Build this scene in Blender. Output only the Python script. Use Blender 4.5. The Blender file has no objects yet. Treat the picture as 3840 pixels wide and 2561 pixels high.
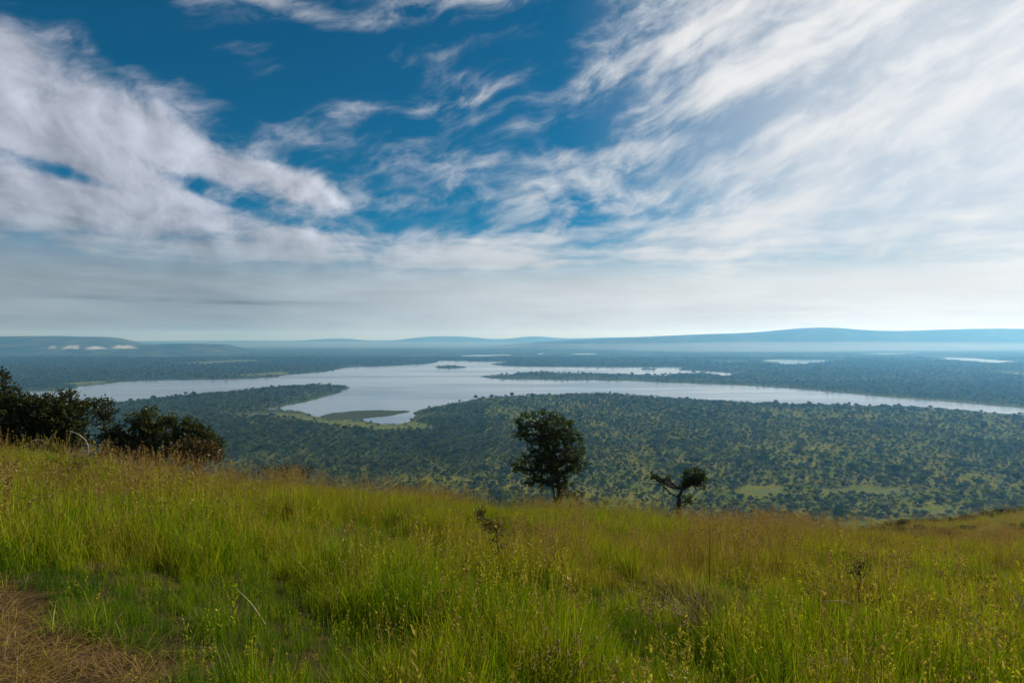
import bpy, math, random
import numpy as np
from mathutils import Vector, noise as mnoise

random.seed(7)
RNG = np.random.default_rng(11)
SC = bpy.context.scene
COL = SC.collection

# ------------------------------------------------------------------ camera
HC = 230.0                       # eye height above the lake
FPX = 3840 * 20.0 / 36.0         # focal length in photo pixels
HOR = 1255.0                     # photo row of the horizontal direction
PITCH = math.atan((1280.5 - HOR) / FPX)
cam_d = bpy.data.cameras.new('camera')
cam = bpy.data.objects.new('camera', cam_d)
COL.objects.link(cam)
cam_d.lens = 20.0
cam_d.sensor_width = 36.0
cam_d.clip_start = 0.05
cam_d.clip_end = 90000
cam.location = (0, 0, HC)
cam.rotation_euler = (math.pi / 2 - PITCH, 0, 0)
SC.camera = cam

# ------------------------------------------------------------------ colour management and render
SC.view_settings.view_transform = 'Standard'
SC.view_settings.look = 'None'
SC.view_settings.exposure = 0.3
SC.view_settings.gamma = 1.0
SC.render.engine = 'CYCLES'
cy = SC.cycles
cy.max_bounces = 6
cy.diffuse_bounces = 2
cy.glossy_bounces = 2
cy.transmission_bounces = 4
cy.transparent_max_bounces = 8
cy.volume_bounces = 1
cy.use_denoising = True
try:
    cy.denoiser = 'OPENIMAGEDENOISE'
    cy.denoising_input_passes = 'RGB_ALBEDO_NORMAL'
    cy.denoising_prefilter = 'ACCURATE'
except Exception:
    pass
cy.sample_clamp_indirect = 4.0

# ------------------------------------------------------------------ sun and sky
SUN_AZ = math.radians(57.0)      # to the right of the view direction (+Y)
SUN_EL = math.radians(34.0)
SUN = Vector((math.sin(SUN_AZ) * math.cos(SUN_EL), math.cos(SUN_AZ) * math.cos(SUN_EL), math.sin(SUN_EL)))
sun_d = bpy.data.lights.new('sun', 'SUN')
sun = bpy.data.objects.new('sun', sun_d)
COL.objects.link(sun)
sun_d.energy = 5.0
sun_d.angle = math.radians(0.6)
sun_d.color = (1.0, 0.94, 0.84)
sun.rotation_euler = (-SUN).to_track_quat('-Z', 'Y').to_euler()
sun.location = (0, 0, 400)


class NT:
    """small helper for writing node graphs as expressions"""
    def __init__(self, tree):
        self.t = tree
        self.n = tree.nodes
        self.l = tree.links

    def new(self, kind, **kw):
        n = self.n.new(kind)
        for k, v in kw.items():
            setattr(n, k, v)
        return n

    def put(self, sock, v):
        if v is None:
            return
        if hasattr(v, 'is_output'):
            self.l.new(v, sock)
        else:
            if hasattr(sock.default_value, '__len__') and not hasattr(v, '__len__'):
                v = [v] * len(sock.default_value)
            if hasattr(sock.default_value, '__len__') and len(sock.default_value) == 4 and len(v) == 3:
                v = (*v, 1.0)
            sock.default_value = v

    def m(self, op, a, b=None, c=None, clamp=False):
        n = self.new('ShaderNodeMath', operation=op)
        n.use_clamp = clamp
        for i, v in enumerate((a, b, c)):
            self.put(n.inputs[i], v)
        return n.outputs[0]

    def add(self, a, b): return self.m('ADD', a, b)
    def sub(self, a, b): return self.m('SUBTRACT', a, b)
    def mul(self, a, b): return self.m('MULTIPLY', a, b)
    def div(self, a, b): return self.m('DIVIDE', a, b)

    def v(self, op, a, b=None, out=0):
        n = self.new('ShaderNodeVectorMath', operation=op)
        self.put(n.inputs[0], a)
        if op == 'SCALE':
            self.put(n.inputs['Scale'], b)
        else:
            self.put(n.inputs[1], b)
        return n.outputs[out]

    def xyz(self, x, y, z):
        n = self.new('ShaderNodeCombineXYZ')
        for i, v in enumerate((x, y, z)):
            self.put(n.inputs[i], v)
        return n.outputs[0]

    def sep(self, v):
        n = self.new('ShaderNodeSeparateXYZ')
        self.l.new(v, n.inputs[0])
        return n.outputs

    def ss(self, v, a, b, lo=0.0, hi=1.0, smooth=True):
        n = self.new('ShaderNodeMapRange')
        n.interpolation_type = 'SMOOTHSTEP' if smooth else 'LINEAR'
        n.clamp = True
        for i, q in enumerate((v, a, b, lo, hi)):
            self.put(n.inputs[i], q)
        return n.outputs[0]

    def mix(self, f, a, b, mode='MIX'):
        n = self.new('ShaderNodeMix', data_type='RGBA', blend_type=mode)
        n.clamp_factor = True
        self.put(n.inputs[0], f)
        self.put(n.inputs[6], a)
        self.put(n.inputs[7], b)
        return n.outputs[2]

    def noise(self, vec, scale, detail=6, rough=0.55, lac=2.0, dist=0.0, dim='3D', col=False):
        n = self.new('ShaderNodeTexNoise', noise_dimensions=dim)
        self.put(n.inputs['Vector'], vec)
        n.inputs['Scale'].default_value = scale
        n.inputs['Detail'].default_value = detail
        n.inputs['Roughness'].default_value = rough
        n.inputs['Lacunarity'].default_value = lac
        n.inputs['Distortion'].default_value = dist
        return n.outputs[1 if col else 0]

    def attr(self, name, kind='GEOMETRY', out='Fac'):
        n = self.new('ShaderNodeAttribute', attribute_type=kind, attribute_name=name)
        return n.outputs[out]

    def ramp(self, f, stops):
        n = self.new('ShaderNodeValToRGB')
        e = n.color_ramp.elements
        while len(e) < len(stops):
            e.new(0.5)
        for i, (p, c) in enumerate(stops):
            e[i].position = p
            e[i].color = (*c, 1)
        self.put(n.inputs[0], f)
        return n.outputs[0]


def ray(px, py):
    cx = (px - 1920.0) / FPX
    cyy = (1280.5 - py) / FPX
    s, c = math.sin(PITCH), math.cos(PITCH)
    return Vector((cx, c + cyy * s, -s + cyy * c))


def azel(px, py):
    d = ray(px, py).normalized()
    return math.atan2(d.x, d.y), math.asin(d.z)


def at(px, py, Y):
    d = ray(px, py)
    return Vector((0, 0, HC)) + d * (Y / d.y)


world = bpy.data.worlds.new('World')
SC.world = world
world.use_nodes = True
world.cycles.sampling_method = 'MANUAL'
world.cycles.sample_map_resolution = 256
W = NT(world.node_tree)
W.n.clear()
tc = W.new('ShaderNodeTexCoord')
DIR = W.v('NORMALIZE', tc.outputs['Generated'])
dx, dy, dz = W.sep(DIR)
sky = W.new('ShaderNodeTexSky', sky_type='NISHITA')
sky.sun_disc = False
sky.sun_elevation = SUN_EL
sky.sun_rotation = SUN_AZ
sky.altitude = 1500
sky.air_density = 1.0
sky.dust_density = 0.35
sky.ozone_density = 3.0
AZ = W.m('ARCTAN2', dx, dy)
EL = W.m('ARCSINE', dz)
AE = W.xyz(AZ, EL, 0.0)


def blob(px, py, rx, ry, rot=0.0, soft=0.0):
    """soft elliptical patch of sky, centred on a direction; rot in degrees, + = rising to the right"""
    a0, e0 = azel(px, py)
    a1, _ = azel(px + rx * 0.5, py)
    a2, _ = azel(px - rx * 0.5, py)
    _, e1 = azel(px, py - ry * 0.5)
    _, e2 = azel(px, py + ry * 0.5)
    ra, re = abs(a1 - a2), abs(e1 - e2)
    mp = W.new('ShaderNodeMapping', vector_type='TEXTURE')
    W.l.new(AE, mp.inputs[0])
    mp.inputs['Location'].default_value = (a0, e0, 0)
    mp.inputs['Rotation'].default_value = (0, 0, math.radians(rot))
    mp.inputs['Scale'].default_value = (ra, re, 1)
    q = W.v('DOT_PRODUCT', mp.outputs[0], mp.outputs[0], out=1)
    return W.m('POWER', 0.368, q)


def total(parts):
    acc = None
    for w, b in parts:
        acc = W.mul(b, w) if acc is None else W.m('MULTIPLY_ADD', b, w, acc)
    return acc


sunp = W.v('DOT_PRODUCT', DIR, tuple(SUN), out=1)
glow = W.ss(sunp, 0.10, 0.98, smooth=False)
COVER = [
    (0.26, blob(150, 520, 900, 240, -10)), (0.20, blob(520, 480, 480, 130, -18)), (0.25, blob(1050, 660, 400, 70, -8)),
    (0.22, blob(500, 860, 1500, 150, -4)), (0.17, blob(2000, 1050, 3200, 150, 0)),
    (0.17, blob(3600, 350, 1100, 900, 10)), (0.16, blob(2700, 650, 900, 90, 14)), (0.20, blob(2650, 360, 800, 80, 24)),
    (0.20, blob(2500, 900, 900, 80, 4)), (0.24, blob(2000, 590, 420, 40, 4)), (0.14, blob(1900, 700, 300, 60, 10)),
    (0.45, blob(950, -10, 480, 60, -3)), (0.30, blob(30, 180, 130, 90, -35)), (0.18, blob(2900, 20, 700, 120, 8)),
    (0.34, blob(1830, 330, 380, 36, 22)), (0.22, blob(1400, 410, 300, 24, -4)), (0.22, blob(1120, 520, 330, 30, -18)), (0.22, blob(1850, 420, 200, 40, 20)),
    (0.25, blob(480, 165, 70, 25, -20)), (0.28, blob(680, 300, 30, 20, 0)),
    (-0.58, blob(1300, 200, 700, 200, 2)), (-0.40, blob(420, 110, 560, 90, -22)), (-0.30, blob(760, 250, 300, 100, -20)), (-0.30, blob(1750, 500, 560, 130, 0)),
    (-0.28, blob(1480, 700, 420, 60, -6)), (-0.30, blob(1800, 810, 560, 44, 4)), (-0.30, blob(2600, 470, 480, 48, 3)),
    (-0.24, blob(200, 635, 380, 30, -12)), (-0.26, blob(720, 690, 360, 36, -18)), (-0.22, blob(2080, 200, 300, 180, 35)),
    (-0.24, blob(1010, 545, 110, 50, 0)), (-0.28, blob(2050, 840, 400, 26, 3)), (-0.12, blob(3050, 850, 500, 50, 6)), (-0.2, blob(2900, 400, 300, 14, 15)),
]
# cloud texture is laid out by direction (azimuth, elevation)
wrp = W.v('SUBTRACT', W.noise(AE, 3.2, 2, 0.5, dim='2D', col=True), (0.5, 0.5, 0.5))
wrp2 = W.v('SUBTRACT', W.noise(AE, 11.0, 2, 0.5, dim='2D', col=True), (0.5, 0.5, 0.5))
AW = W.v('ADD', AE, W.v('ADD', W.v('SCALE', wrp, 0.10), W.v('SCALE', wrp2, 0.022)))
AW2 = W.v('ADD', AE, W.v('ADD', W.v('SCALE', wrp, 0.10), W.v('SCALE', wrp2, 0.030)))


def streaked(vec, ang, along, across, seed):
    mp = W.new('ShaderNodeMapping', vector_type='POINT')
    W.l.new(vec, mp.inputs[0])
    mp.inputs['Rotation'].default_value = (0, 0, -math.radians(ang))
    sc_ = W.v('MULTIPLY', mp.outputs[0], (along, across, 1))
    return W.v('ADD', sc_, (seed, seed * 0.7, 0))


SU = (0.028, 0.020, 0.0)                       # step towards the sun, for the light on the cloud
cS = streaked(AW, 17, 1.0, 3.6, 2.3)           # combed ice cloud
n_str = W.noise(cS, 4.6, 7, 0.54, dim='2D')
cF = streaked(AW, 20, 1.0, 2.3, 9.1)
n_fine = W.noise(cF, 12.0, 6, 0.62, dim='2D')
cP = streaked(AW2, -8, 1.0, 1.4, 4.4)         # heaped cloud
n_puf = W.noise(cP, 6.5, 8, 0.57, dim='2D')
n_puf_s = W.noise(W.v('ADD', cP, SU), 6.5, 5, 0.57, dim='2D')
cL = streaked(W.v('ADD', AE, W.v('SCALE', wrp2, 0.012)), -1, 1.0, 6.5, 6.7)          # low layer cloud
n_lay = W.noise(cL, 4.6, 7, 0.58, dim='2D')

left = total([(1.0, blob(150, 470, 900, 280, -14)), (0.9, blob(850, 620, 620, 150, -12)), (0.8, blob(1750, 760, 700, 120, 4)), (0.9, blob(500, 800, 1300, 130, -5))])
left = W.m('MINIMUM', left, 1.0)
low = W.ss(EL, math.radians(15.0), math.radians(5.0))
cover = total(COVER)
nn = W.add(W.mul(n_str, W.sub(1.0, left)), W.mul(n_puf, left))
nn = W.add(W.mul(nn, W.sub(1.0, low)), W.mul(n_lay, low))
nn = W.add(W.mul(W.sub(nn, 0.5), 1.10), W.mul(W.sub(n_fine, 0.5), 0.30))
edge_w = W.add(0.54, W.mul(left, -0.17))
dens = W.m('DIVIDE', W.add(W.add(nn, cover), 0.08), edge_w)
dens = W.ss(dens, 0.0, 1.0)
# faint veil between the clouds
wisp = W.mul(W.ss(n_fine, 0.30, 0.75), W.ss(W.add(W.mul(W.sub(n_str, 0.5), 1.9), W.mul(cover, 1.15)), -0.46, 0.20))
dens = W.m('MAXIMUM', dens, W.mul(wisp, 0.72))
veil = W.mul(W.ss(AZ, math.radians(4), math.radians(38)), 0.66)
dens = W.add(dens, W.mul(W.sub(1.0, dens), veil))
dens = W.m('MAXIMUM', W.mul(dens, W.add(0.86, W.mul(glow, 0.12))), W.ss(EL, math.radians(10.5), math.radians(4.0)))
# light on the cloud: sunward parts brighter
relief = W.mul(W.mul(W.sub(n_puf, n_puf_s), left), 0.75)
bright = W.add(W.add(0.42, W.mul(glow, 0.32)), relief)
bright = W.add(bright, W.mul(W.sub(n_fine, 0.5), W.mul(W.sub(1.0, low), 0.10)))
bright = W.add(bright, W.mul(W.sub(n_lay, 0.5), W.mul(low, 0.20)))
bright = W.sub(bright, W.mul(W.ss(EL, math.radians(13), math.radians(3)), W.add(0.015, W.mul(W.sub(1.0, glow), 0.14))))
bright = W.add(bright, W.mul(W.ss(EL, math.radians(5), math.radians(0)), W.add(0.02, W.mul(glow, 0.07))))
# thin dark bars low in the sky
bars = total([(1.0, blob(760, 1130, 520, 9, 0)), (0.5, blob(2880, 1160, 420, 9, 0)), (0.45, blob(1950, 985, 500, 14, 0)), (0.3, blob(3000, 1185, 500, 8, 0))])
bn = W.noise(W.v('MULTIPLY', AE, (5.0, 90.0, 0.0)), 1.4, 3, 0.6, dim='2D')
bright = W.sub(bright, W.mul(W.mul(bars, W.ss(bn, 0.25, 0.65)), 0.12))
bright = W.m('MAXIMUM', bright, 0.12)
tint = W.mix(W.ss(glow, 0.0, 0.7), (0.92, 0.97, 1.14), (1.0, 1.0, 1.0))
tint = W.mix(W.ss(EL, math.radians(11), math.radians(3)), tint, W.mix(glow, (0.80, 1.0, 1.14), (1.03, 1.0, 0.95)))
tint = W.mix(W.ss(EL, math.radians(3.5), math.radians(0.2)), tint, W.mix(glow, (0.82, 1.0, 1.10), (1.03, 1.0, 0.97)))
cloud = W.v('SCALE', tint, W.mul(bright, 10.0))
blue = W.mix(1.0, sky.outputs[0], (0.03, 0.41, 0.50), 'MULTIPLY')
skyc = W.mix(dens, blue, cloud)
bg = W.new('ShaderNodeBackground')
W.put(bg.inputs[0], skyc)
bg.inputs[1].default_value = 0.1
wo = W.new('ShaderNodeOutputWorld')
W.l.new(bg.outputs[0], wo.inputs[0])
# ---- end of camera, light and sky ----


# ================================================================== helpers
def tag(o, label=None, cat=None, group=None, kind=None):
    if label: o['label'] = label
    if cat: o['category'] = cat
    if group: o['group'] = group
    if kind: o['kind'] = kind
    return o


def link(name, me, mats=(), parent=None):
    o = bpy.data.objects.new(name, me)
    COL.objects.link(o)
    for m in mats:
        if m.name not in [q.name for q in me.materials if q]:
            me.materials.append(m)
    if parent is not None:
        o.parent = parent
    return o


def empty(name, loc):
    o = bpy.data.objects.new(name, None)
    o.empty_display_size = 0.3
    COL.objects.link(o)
    o.location = loc
    return o


def np_mesh(name, verts, faces, smooth=False):
    """mesh from an (n,3) array and an (m,k) index array (all faces k-gons)"""
    me = bpy.data.meshes.new(name)
    verts = np.asarray(verts, dtype=np.float32)
    faces = np.asarray(faces, dtype=np.int32)
    k = faces.shape[1]
    me.vertices.add(len(verts))
    me.vertices.foreach_set('co', verts.ravel())
    me.loops.add(faces.size)
    me.loops.foreach_set('vertex_index', faces.ravel())
    me.polygons.add(len(faces))
    me.polygons.foreach_set('loop_start', np.arange(len(faces), dtype=np.int32) * k)
    me.polygons.foreach_set('loop_total', np.full(len(faces), k, dtype=np.int32))
    if smooth:
        me.polygons.foreach_set('use_smooth', np.ones(len(faces), dtype=bool))
    me.update(calc_edges=True)
    return me


def fattr(me, name, vals):
    a = me.attributes.new(name, 'FLOAT', 'POINT')
    a.data.foreach_set('value', np.asarray(vals, dtype=np.float32))


def smoothstep(a, b, x):
    t = np.clip((x - a) / (b - a), 0, 1)
    return t * t * (3 - 2 * t)


_T = np.random.default_rng(5).random((256, 256))


def vnoise(x, y):
    xi, yi = np.floor(x).astype(int), np.floor(y).astype(int)
    fx, fy = x - xi, y - yi
    fx, fy = fx * fx * (3 - 2 * fx), fy * fy * (3 - 2 * fy)
    a, b = _T[xi & 255, yi & 255], _T[(xi + 1) & 255, yi & 255]
    c, d = _T[xi & 255, (yi + 1) & 255], _T[(xi + 1) & 255, (yi + 1) & 255]
    return (a * (1 - fx) + b * fx) * (1 - fy) + (c * (1 - fx) + d * fx) * fy


def fbm(x, y, oct=4):
    s, a, t = 0.0, 1.0, 0.0
    for _ in range(oct):
        s = s + a * vnoise(x, y)
        t += a
        x, y, a = x * 2.03 + 17.3, y * 2.03 + 5.1, a * 0.5
    return s / t


# ================================================================== terrain shape
def plane_pt(px, py, z=0.0):
    d = ray(px, py)
    t = (z - HC) / d.z
    return (d.x * t, d.y * t)


def world_poly(pts):
    return np.array([plane_pt(*p) for p in pts])


LAKE = world_poly([
    (-260, 1484), (-100, 1478), (50, 1470), (100, 1467), (215, 1465), (285, 1455), (300, 1448), (400, 1440), (450, 1432), (560, 1427),
    (700, 1425), (860, 1422), (1000, 1417), (1045, 1414), (1055, 1408), (1140, 1400), (1225, 1393), (1254, 1388), (1304, 1377),
    (1408, 1374), (1504, 1371), (1533, 1368), (1587, 1367), (1645, 1357), (1640, 1352), (1736, 1354), (1909, 1357), (1870, 1362), (1837, 1366),
    (1903, 1373), (1950, 1374), (2093, 1376), (2391, 1377), (2500, 1377), (2563, 1378), (2540, 1388), (2671, 1393), (2745, 1400),
    (2734, 1409), (2711, 1412), (2700, 1405), (2640, 1398), (2534, 1401), (2492, 1408), (2331, 1404), (2153, 1401), (1992, 1395),
    (1938, 1398), (1920, 1405), (1790, 1411), (1831, 1417), (1915, 1423), (2153, 1425), (2391, 1429), (2500, 1434), (2671, 1441), (2842, 1447),
    (3013, 1459), (3184, 1475), (3355, 1492), (3469, 1500), (3611, 1510), (3725, 1522), (3840, 1530), (4050, 1542),
    (4050, 1566), (3840, 1554), (3725, 1549), (3583, 1537), (3440, 1526), (3184, 1521), (2956, 1515), (2728, 1506), (2570, 1497),
    (2391, 1484), (2272, 1475), (2153, 1477), (1974, 1484), (1885, 1487), (1795, 1496), (1706, 1512), (1617, 1528), (1551, 1545),
    (1548, 1557), (1551, 1578), (1510, 1590), (1462, 1593), (1379, 1584), (1328, 1577), (1408, 1566), (1480, 1555), (1527, 1546), (1533, 1540),
    (1438, 1538), (1319, 1542), (1230, 1551), (1200, 1560), (1189, 1568), (1150, 1554), (1128, 1543), (1051, 1538), (984, 1539),
    (1023, 1532), (1134, 1510), (1217, 1487), (1272, 1473), (1300, 1460), (1313, 1455), (1277, 1445), (1200, 1442), (1161, 1443),
    (995, 1456), (774, 1475), (608, 1489), (470, 1506), (398, 1512), (200, 1530), (-150, 1556), (-500, 1580), (-500, 1500)])
ISLES = [world_poly(p) for p in (
    [(1629, 1377), (1650, 1373), (1700, 1372), (1754, 1376), (1735, 1380), (1680, 1382), (1645, 1381)],
    [(2397, 1384), (2420, 1382), (2468, 1383), (2450, 1387), (2410, 1387)])]
PONDS = [world_poly(p) for p in (
    [(1712, 1334), (1800, 1331), (1920, 1330), (1918, 1332), (1800, 1336)],
    [(2010, 1329), (2025, 1325), (2048, 1324), (2045, 1327)],
    [(2135, 1329), (2180, 1325), (2240, 1326), (2236, 1330)],
    [(2859, 1352), (2922, 1347), (3013, 1349), (3104, 1349), (3106, 1355), (3040, 1357), (3013, 1366), (2933, 1367), (2922, 1358)],
    [(3127, 1338), (3160, 1335), (3161, 1339)],
    [(3212, 1326), (3330, 1321), (3469, 1323), (3330, 1329)],
    [(3520, 1347), (3555, 1340), (3640, 1342), (3686, 1347), (3805, 1355), (3726, 1361), (3691, 1362), (3668, 1354)],
    [(3800, 1401), (3840, 1396), (3960, 1398), (3960, 1406), (3840, 1405)],
    [(2717, 1357), (2742, 1355), (2740, 1361)],
    [(955, 1551), (975, 1548), (1000, 1550), (985, 1553)],
    [(1240, 1576), (1258, 1574), (1265, 1577)], [(1285, 1578), (1296, 1574), (1300, 1580)])]
# open, treeless grass
MEADOW = [world_poly(p) for p in (
    [(870, 1566), (960, 1553), (1060, 1548), (1130, 1554), (1190, 1570), (1330, 1578), (1380, 1586), (1470, 1596), (1551, 1582), (1600, 1592),
     (1640, 1612), (1560, 1620), (1400, 1618), (1260, 1606), (1180, 1590), (1090, 1570), (960, 1562)],
    [(2790, 1845), (2930, 1832), (2965, 1858), (2890, 1885), (2770, 1880)],
    [(3060, 1858), (3250, 1838), (3420, 1852), (3330, 1872), (3080, 1872)],
    [(3400, 1925), (3520, 1915), (3640, 1940), (3480, 1950)],
    [(3130, 1980), (3330, 1960), (3600, 1985), (3500, 2010), (3200, 2010)],
    [(640, 1366), (900, 1352), (1000, 1356), (760, 1370)], [(850, 1412), (1060, 1398), (1090, 1403), (960, 1413)],
    [(230, 1442), (380, 1432), (420, 1436), (300, 1446)])]
REED = world_poly([(1190, 1568), (1200, 1558), (1230, 1549), (1319, 1540), (1438, 1536), (1540, 1538), (1530, 1547), (1480, 1556), (1408, 1567), (1328, 1577), (1240, 1574)])


def in_poly(poly, x, y):
    r = np.zeros(x.shape, dtype=bool)
    n = len(poly)
    for i in range(n):
        x0, y0 = poly[i]
        x1, y1 = poly[(i + 1) % n]
        if y0 == y1:
            continue
        c = ((y0 > y) != (y1 > y)) & (x < (x1 - x0) * (y - y0) / (y1 - y0) + x0)
        r ^= c
    return r


def dist_poly(poly, x, y):
    d = np.full(x.shape, 1e18)
    n = len(poly)
    for i in range(n):
        a, b = poly[i], poly[(i + 1) % n]
        e = b - a
        t = np.clip(((x - a[0]) * e[0] + (y - a[1]) * e[1]) / max(e @ e, 1e-9), 0, 1)
        d = np.minimum(d, (x - a[0] - t * e[0]) ** 2 + (y - a[1] - t * e[1]) ** 2)
    return np.sqrt(d)


def shore(x, y):
    """signed distance to the shore: + on land, - in the water"""
    wx = x + 14 * (vnoise(x / 45, y / 45) - 0.5)
    wy = y + 30 * (vnoise(x / 60 + 9, y / 60 + 3) - 0.5)
    d = dist_poly(LAKE, wx, wy)
    ins = in_poly(LAKE, wx, wy)
    for p in ISLES:
        d = np.minimum(d, dist_poly(p, wx, wy))
        ins &= ~in_poly(p, wx, wy)
    for p in PONDS:
        d = np.minimum(d, dist_poly(p, wx, wy))
        ins |= in_poly(p, wx, wy)
    return np.where(ins, -d, d)


def ridge(x, y):
    """the high grassy ridge the picture is taken from"""
    xs = 45 * np.tanh(x / 45)
    s = np.maximum(y, -60)
    z = HC - 2.5 - 0.104 * np.minimum(xs, 0) - 0.09 * np.maximum(xs, 0) + 0.0016 * xs ** 2 + 0.0005 * np.minimum(xs, 0) ** 2 - 0.20 * s
    crest = 22.0 + 2.0 * np.sin(x * 0.16 + 1.0) + 0.03 * x
    o = (s - crest) / 2.5
    z = z - 0.24 * 2.5 * np.where(o > 30, o, np.log1p(np.exp(np.minimum(o, 30))))
    z = z + 13.5 * np.exp(-((y - 120) / 42.0) ** 2) * smoothstep(30, 104, x)
    near = np.exp(-((x / 45) ** 2 + (y / 45) ** 2))
    z = z + (fbm(x * 0.35, y * 0.35, 3) - 0.5) * 0.55 * near
    z = z + (fbm(x / 38.0 + 4, y / 38.0, 3) - 0.5) * 9.0 * smoothstep(60, 160, np.hypot(x, y))
    z = z - 0.35 * np.maximum(np.abs(x) - 260, 0) - 0.35 * np.maximum(-150 - y, 0)
    return z


def plain(x, y, sd):
    r = 1.2 + np.minimum(sd * 0.02, 4.0) + (fbm(x / 260, y / 260, 3) - 0.3) * 5.0 * smoothstep(20, 160, sd)
    return np.where(sd > 0, r, np.maximum(-3.0, sd * 0.2 - 0.4))


def height(x, y, sd=None):
    x = np.asarray(x, dtype=float)
    y = np.asarray(y, dtype=float)
    if sd is None:
        sd = np.full(x.shape, 60.0)
    return np.maximum(ridge(x, y), plain(x, y, sd))


def gz(x, y):
    return float(height(np.array([x]), np.array([y]))[0])


def hit_ground(px, py):
    d = ray(px, py)
    t = 1.0
    while t < 400:
        p = Vector((0, 0, HC)) + d * t
        if p.z < gz(p.x, p.y):
            break
        t += 0.05
    return p.x, p.y


# ================================================================== materials
def new_mat(name):
    m = bpy.data.materials.new(name)
    m.use_nodes = True
    n = NT(m.node_tree)
    n.n.clear()
    out = n.new('ShaderNodeOutputMaterial')
    return m, n, out


def leaf_mat(name, stops, trans=0.4, gloss=0.05, rnd_attr='rnd', per_plant=0.25):
    m, n, out = new_mat(name)
    oi = n.new('ShaderNodeObjectInfo')
    f = n.add(n.mul(n.attr(rnd_attr), 1.0 - per_plant), n.mul(oi.outputs['Random'], per_plant))
    c = n.ramp(f, stops)
    d = n.new('ShaderNodeBsdfDiffuse')
    t = n.new('ShaderNodeBsdfTranslucent')
    n.put(d.inputs[0], c)
    n.put(t.inputs[0], n.mix(1.0, c, (1.15, 1.1, 0.55), 'MULTIPLY'))
    g = n.new('ShaderNodeBsdfGlossy')
    g.inputs['Roughness'].default_value = 0.42
    g.inputs[0].default_value = (1, 1, 1, 1)
    a = n.new('ShaderNodeMixShader')
    a.inputs[0].default_value = trans
    n.l.new(d.outputs[0], a.inputs[1])
    n.l.new(t.outputs[0], a.inputs[2])
    b = n.new('ShaderNodeMixShader')
    b.inputs[0].default_value = gloss
    n.l.new(a.outputs[0], b.inputs[1])
    n.l.new(g.outputs[0], b.inputs[2])
    n.l.new(b.outputs[0], out.inputs[0])
    return m


def bark_mat(name, c0, c1):
    m, n, out = new_mat(name)
    tcn = n.new('ShaderNodeTexCoord')
    nz = n.noise(n.v('MULTIPLY', tcn.outputs['Object'], (14, 14, 4)), 1.0, 6, 0.65)
    p = n.new('ShaderNodeBsdfPrincipled')
    n.put(p.inputs['Base Color'], n.mix(nz, c0, c1))
    p.inputs['Roughness'].default_value = 0.9
    bmp = n.new('ShaderNodeBump')
    bmp.inputs['Strength'].default_value = 0.6
    bmp.inputs['Distance'].default_value = 0.02
    n.l.new(nz, bmp.inputs['Height'])
    n.l.new(bmp.outputs[0], p.inputs['Normal'])
    n.l.new(p.outputs[0], out.inputs[0])
    return m


M_BARK = bark_mat('dark_bark', (0.012, 0.010, 0.009), (0.04, 0.034, 0.03))
M_PALE = bark_mat('bleached_wood', (0.10, 0.085, 0.075), (0.34, 0.30, 0.27))
M_LEAF = leaf_mat('dark_leaf', [(0.0, (0.012, 0.022, 0.006)), (0.55, (0.024, 0.042, 0.010)), (0.85, (0.06, 0.09, 0.015)), (1.0, (0.14, 0.15, 0.02))], 0.48, 0.012)
M_BUSHLEAF = leaf_mat('bush_leaf', [(0.0, (0.012, 0.019, 0.005)), (0.5, (0.028, 0.040, 0.008)), (0.8, (0.06, 0.066, 0.012)), (1.0, (0.13, 0.10, 0.02))], 0.46, 0.012)
M_DRYLEAF = leaf_mat('dry_leaf', [(0.0, (0.02, 0.018, 0.007)), (0.5, (0.05, 0.035, 0.012)), (1.0, (0.20, 0.12, 0.03))], 0.32, 0.012)
M_SAV = leaf_mat('savanna_leaf', [(0.0, (0.014, 0.034, 0.006)), (0.4, (0.034, 0.062, 0.008)), (0.75, (0.10, 0.12, 0.012)), (1.0, (0.20, 0.16, 0.025))], 0.3, 0.01, per_plant=0.55)

# ground
M_GROUND, n, out = new_mat('savanna_ground')
geo = n.new('ShaderNodeNewGeometry')
pos = geo.outputs['Position']
n1 = n.noise(n.v('MULTIPLY', pos, (1, 1, 0)), 0.011, 6, 0.6)
n2 = n.noise(n.v('MULTIPLY', pos, (1, 1, 0)), 0.0016, 4, 0.55)
n3 = n.noise(n.v('MULTIPLY', pos, (1, 1, 0)), 0.07, 5, 0.65)
n4 = n.noise(n.v('MULTIPLY', pos, (1, 1, 0)), 0.35, 4, 0.7)
c = n.mix(n.ss(n1, 0.35, 0.65), (0.070, 0.098, 0.006), (0.145, 0.135, 0.012))
c = n.mix(n.mul(n.ss(n3, 0.45, 0.7), 0.5), c, (0.19, 0.13, 0.035))
c = n.mix(n.mul(n.ss(n4, 0.46, 0.62), 0.65), c, (0.026, 0.042, 0.007))
woods = n.mix(n.ss(n1, 0.4, 0.62), (0.020, 0.034, 0.014), (0.040, 0.056, 0.020))
woods = n.mix(n.mul(n.ss(n2, 0.52, 0.66), 0.55), woods, (0.10, 0.105, 0.04))
c = n.mix(n.attr('woods'), c, woods)
c = n.mix(n.attr('meadow'), c, n.mix(n.mul(n.ss(n4, 0.45, 0.65), 0.5), n.mix(n.ss(n3, 0.35, 0.65), (0.07, 0.095, 0.022), (0.12, 0.125, 0.036)), (0.035, 0.05, 0.015)))
c = n.mix(n.attr('reed'), c, n.mix(n.ss(n3, 0.3, 0.7), (0.026, 0.034, 0.012), (0.055, 0.058, 0.022)))
soil = n.mix(n.noise(pos, 3.0, 6, 0.65), (0.018, 0.013, 0.008), (0.06, 0.042, 0.018))
slope_c = n.mix(n.ss(n3, 0.35, 0.7), (0.055, 0.056, 0.022), (0.13, 0.10, 0.045))
c = n.mix(n.attr('hillside'), c, slope_c)
c = n.mix(n.attr('near'), c, soil)
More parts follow.
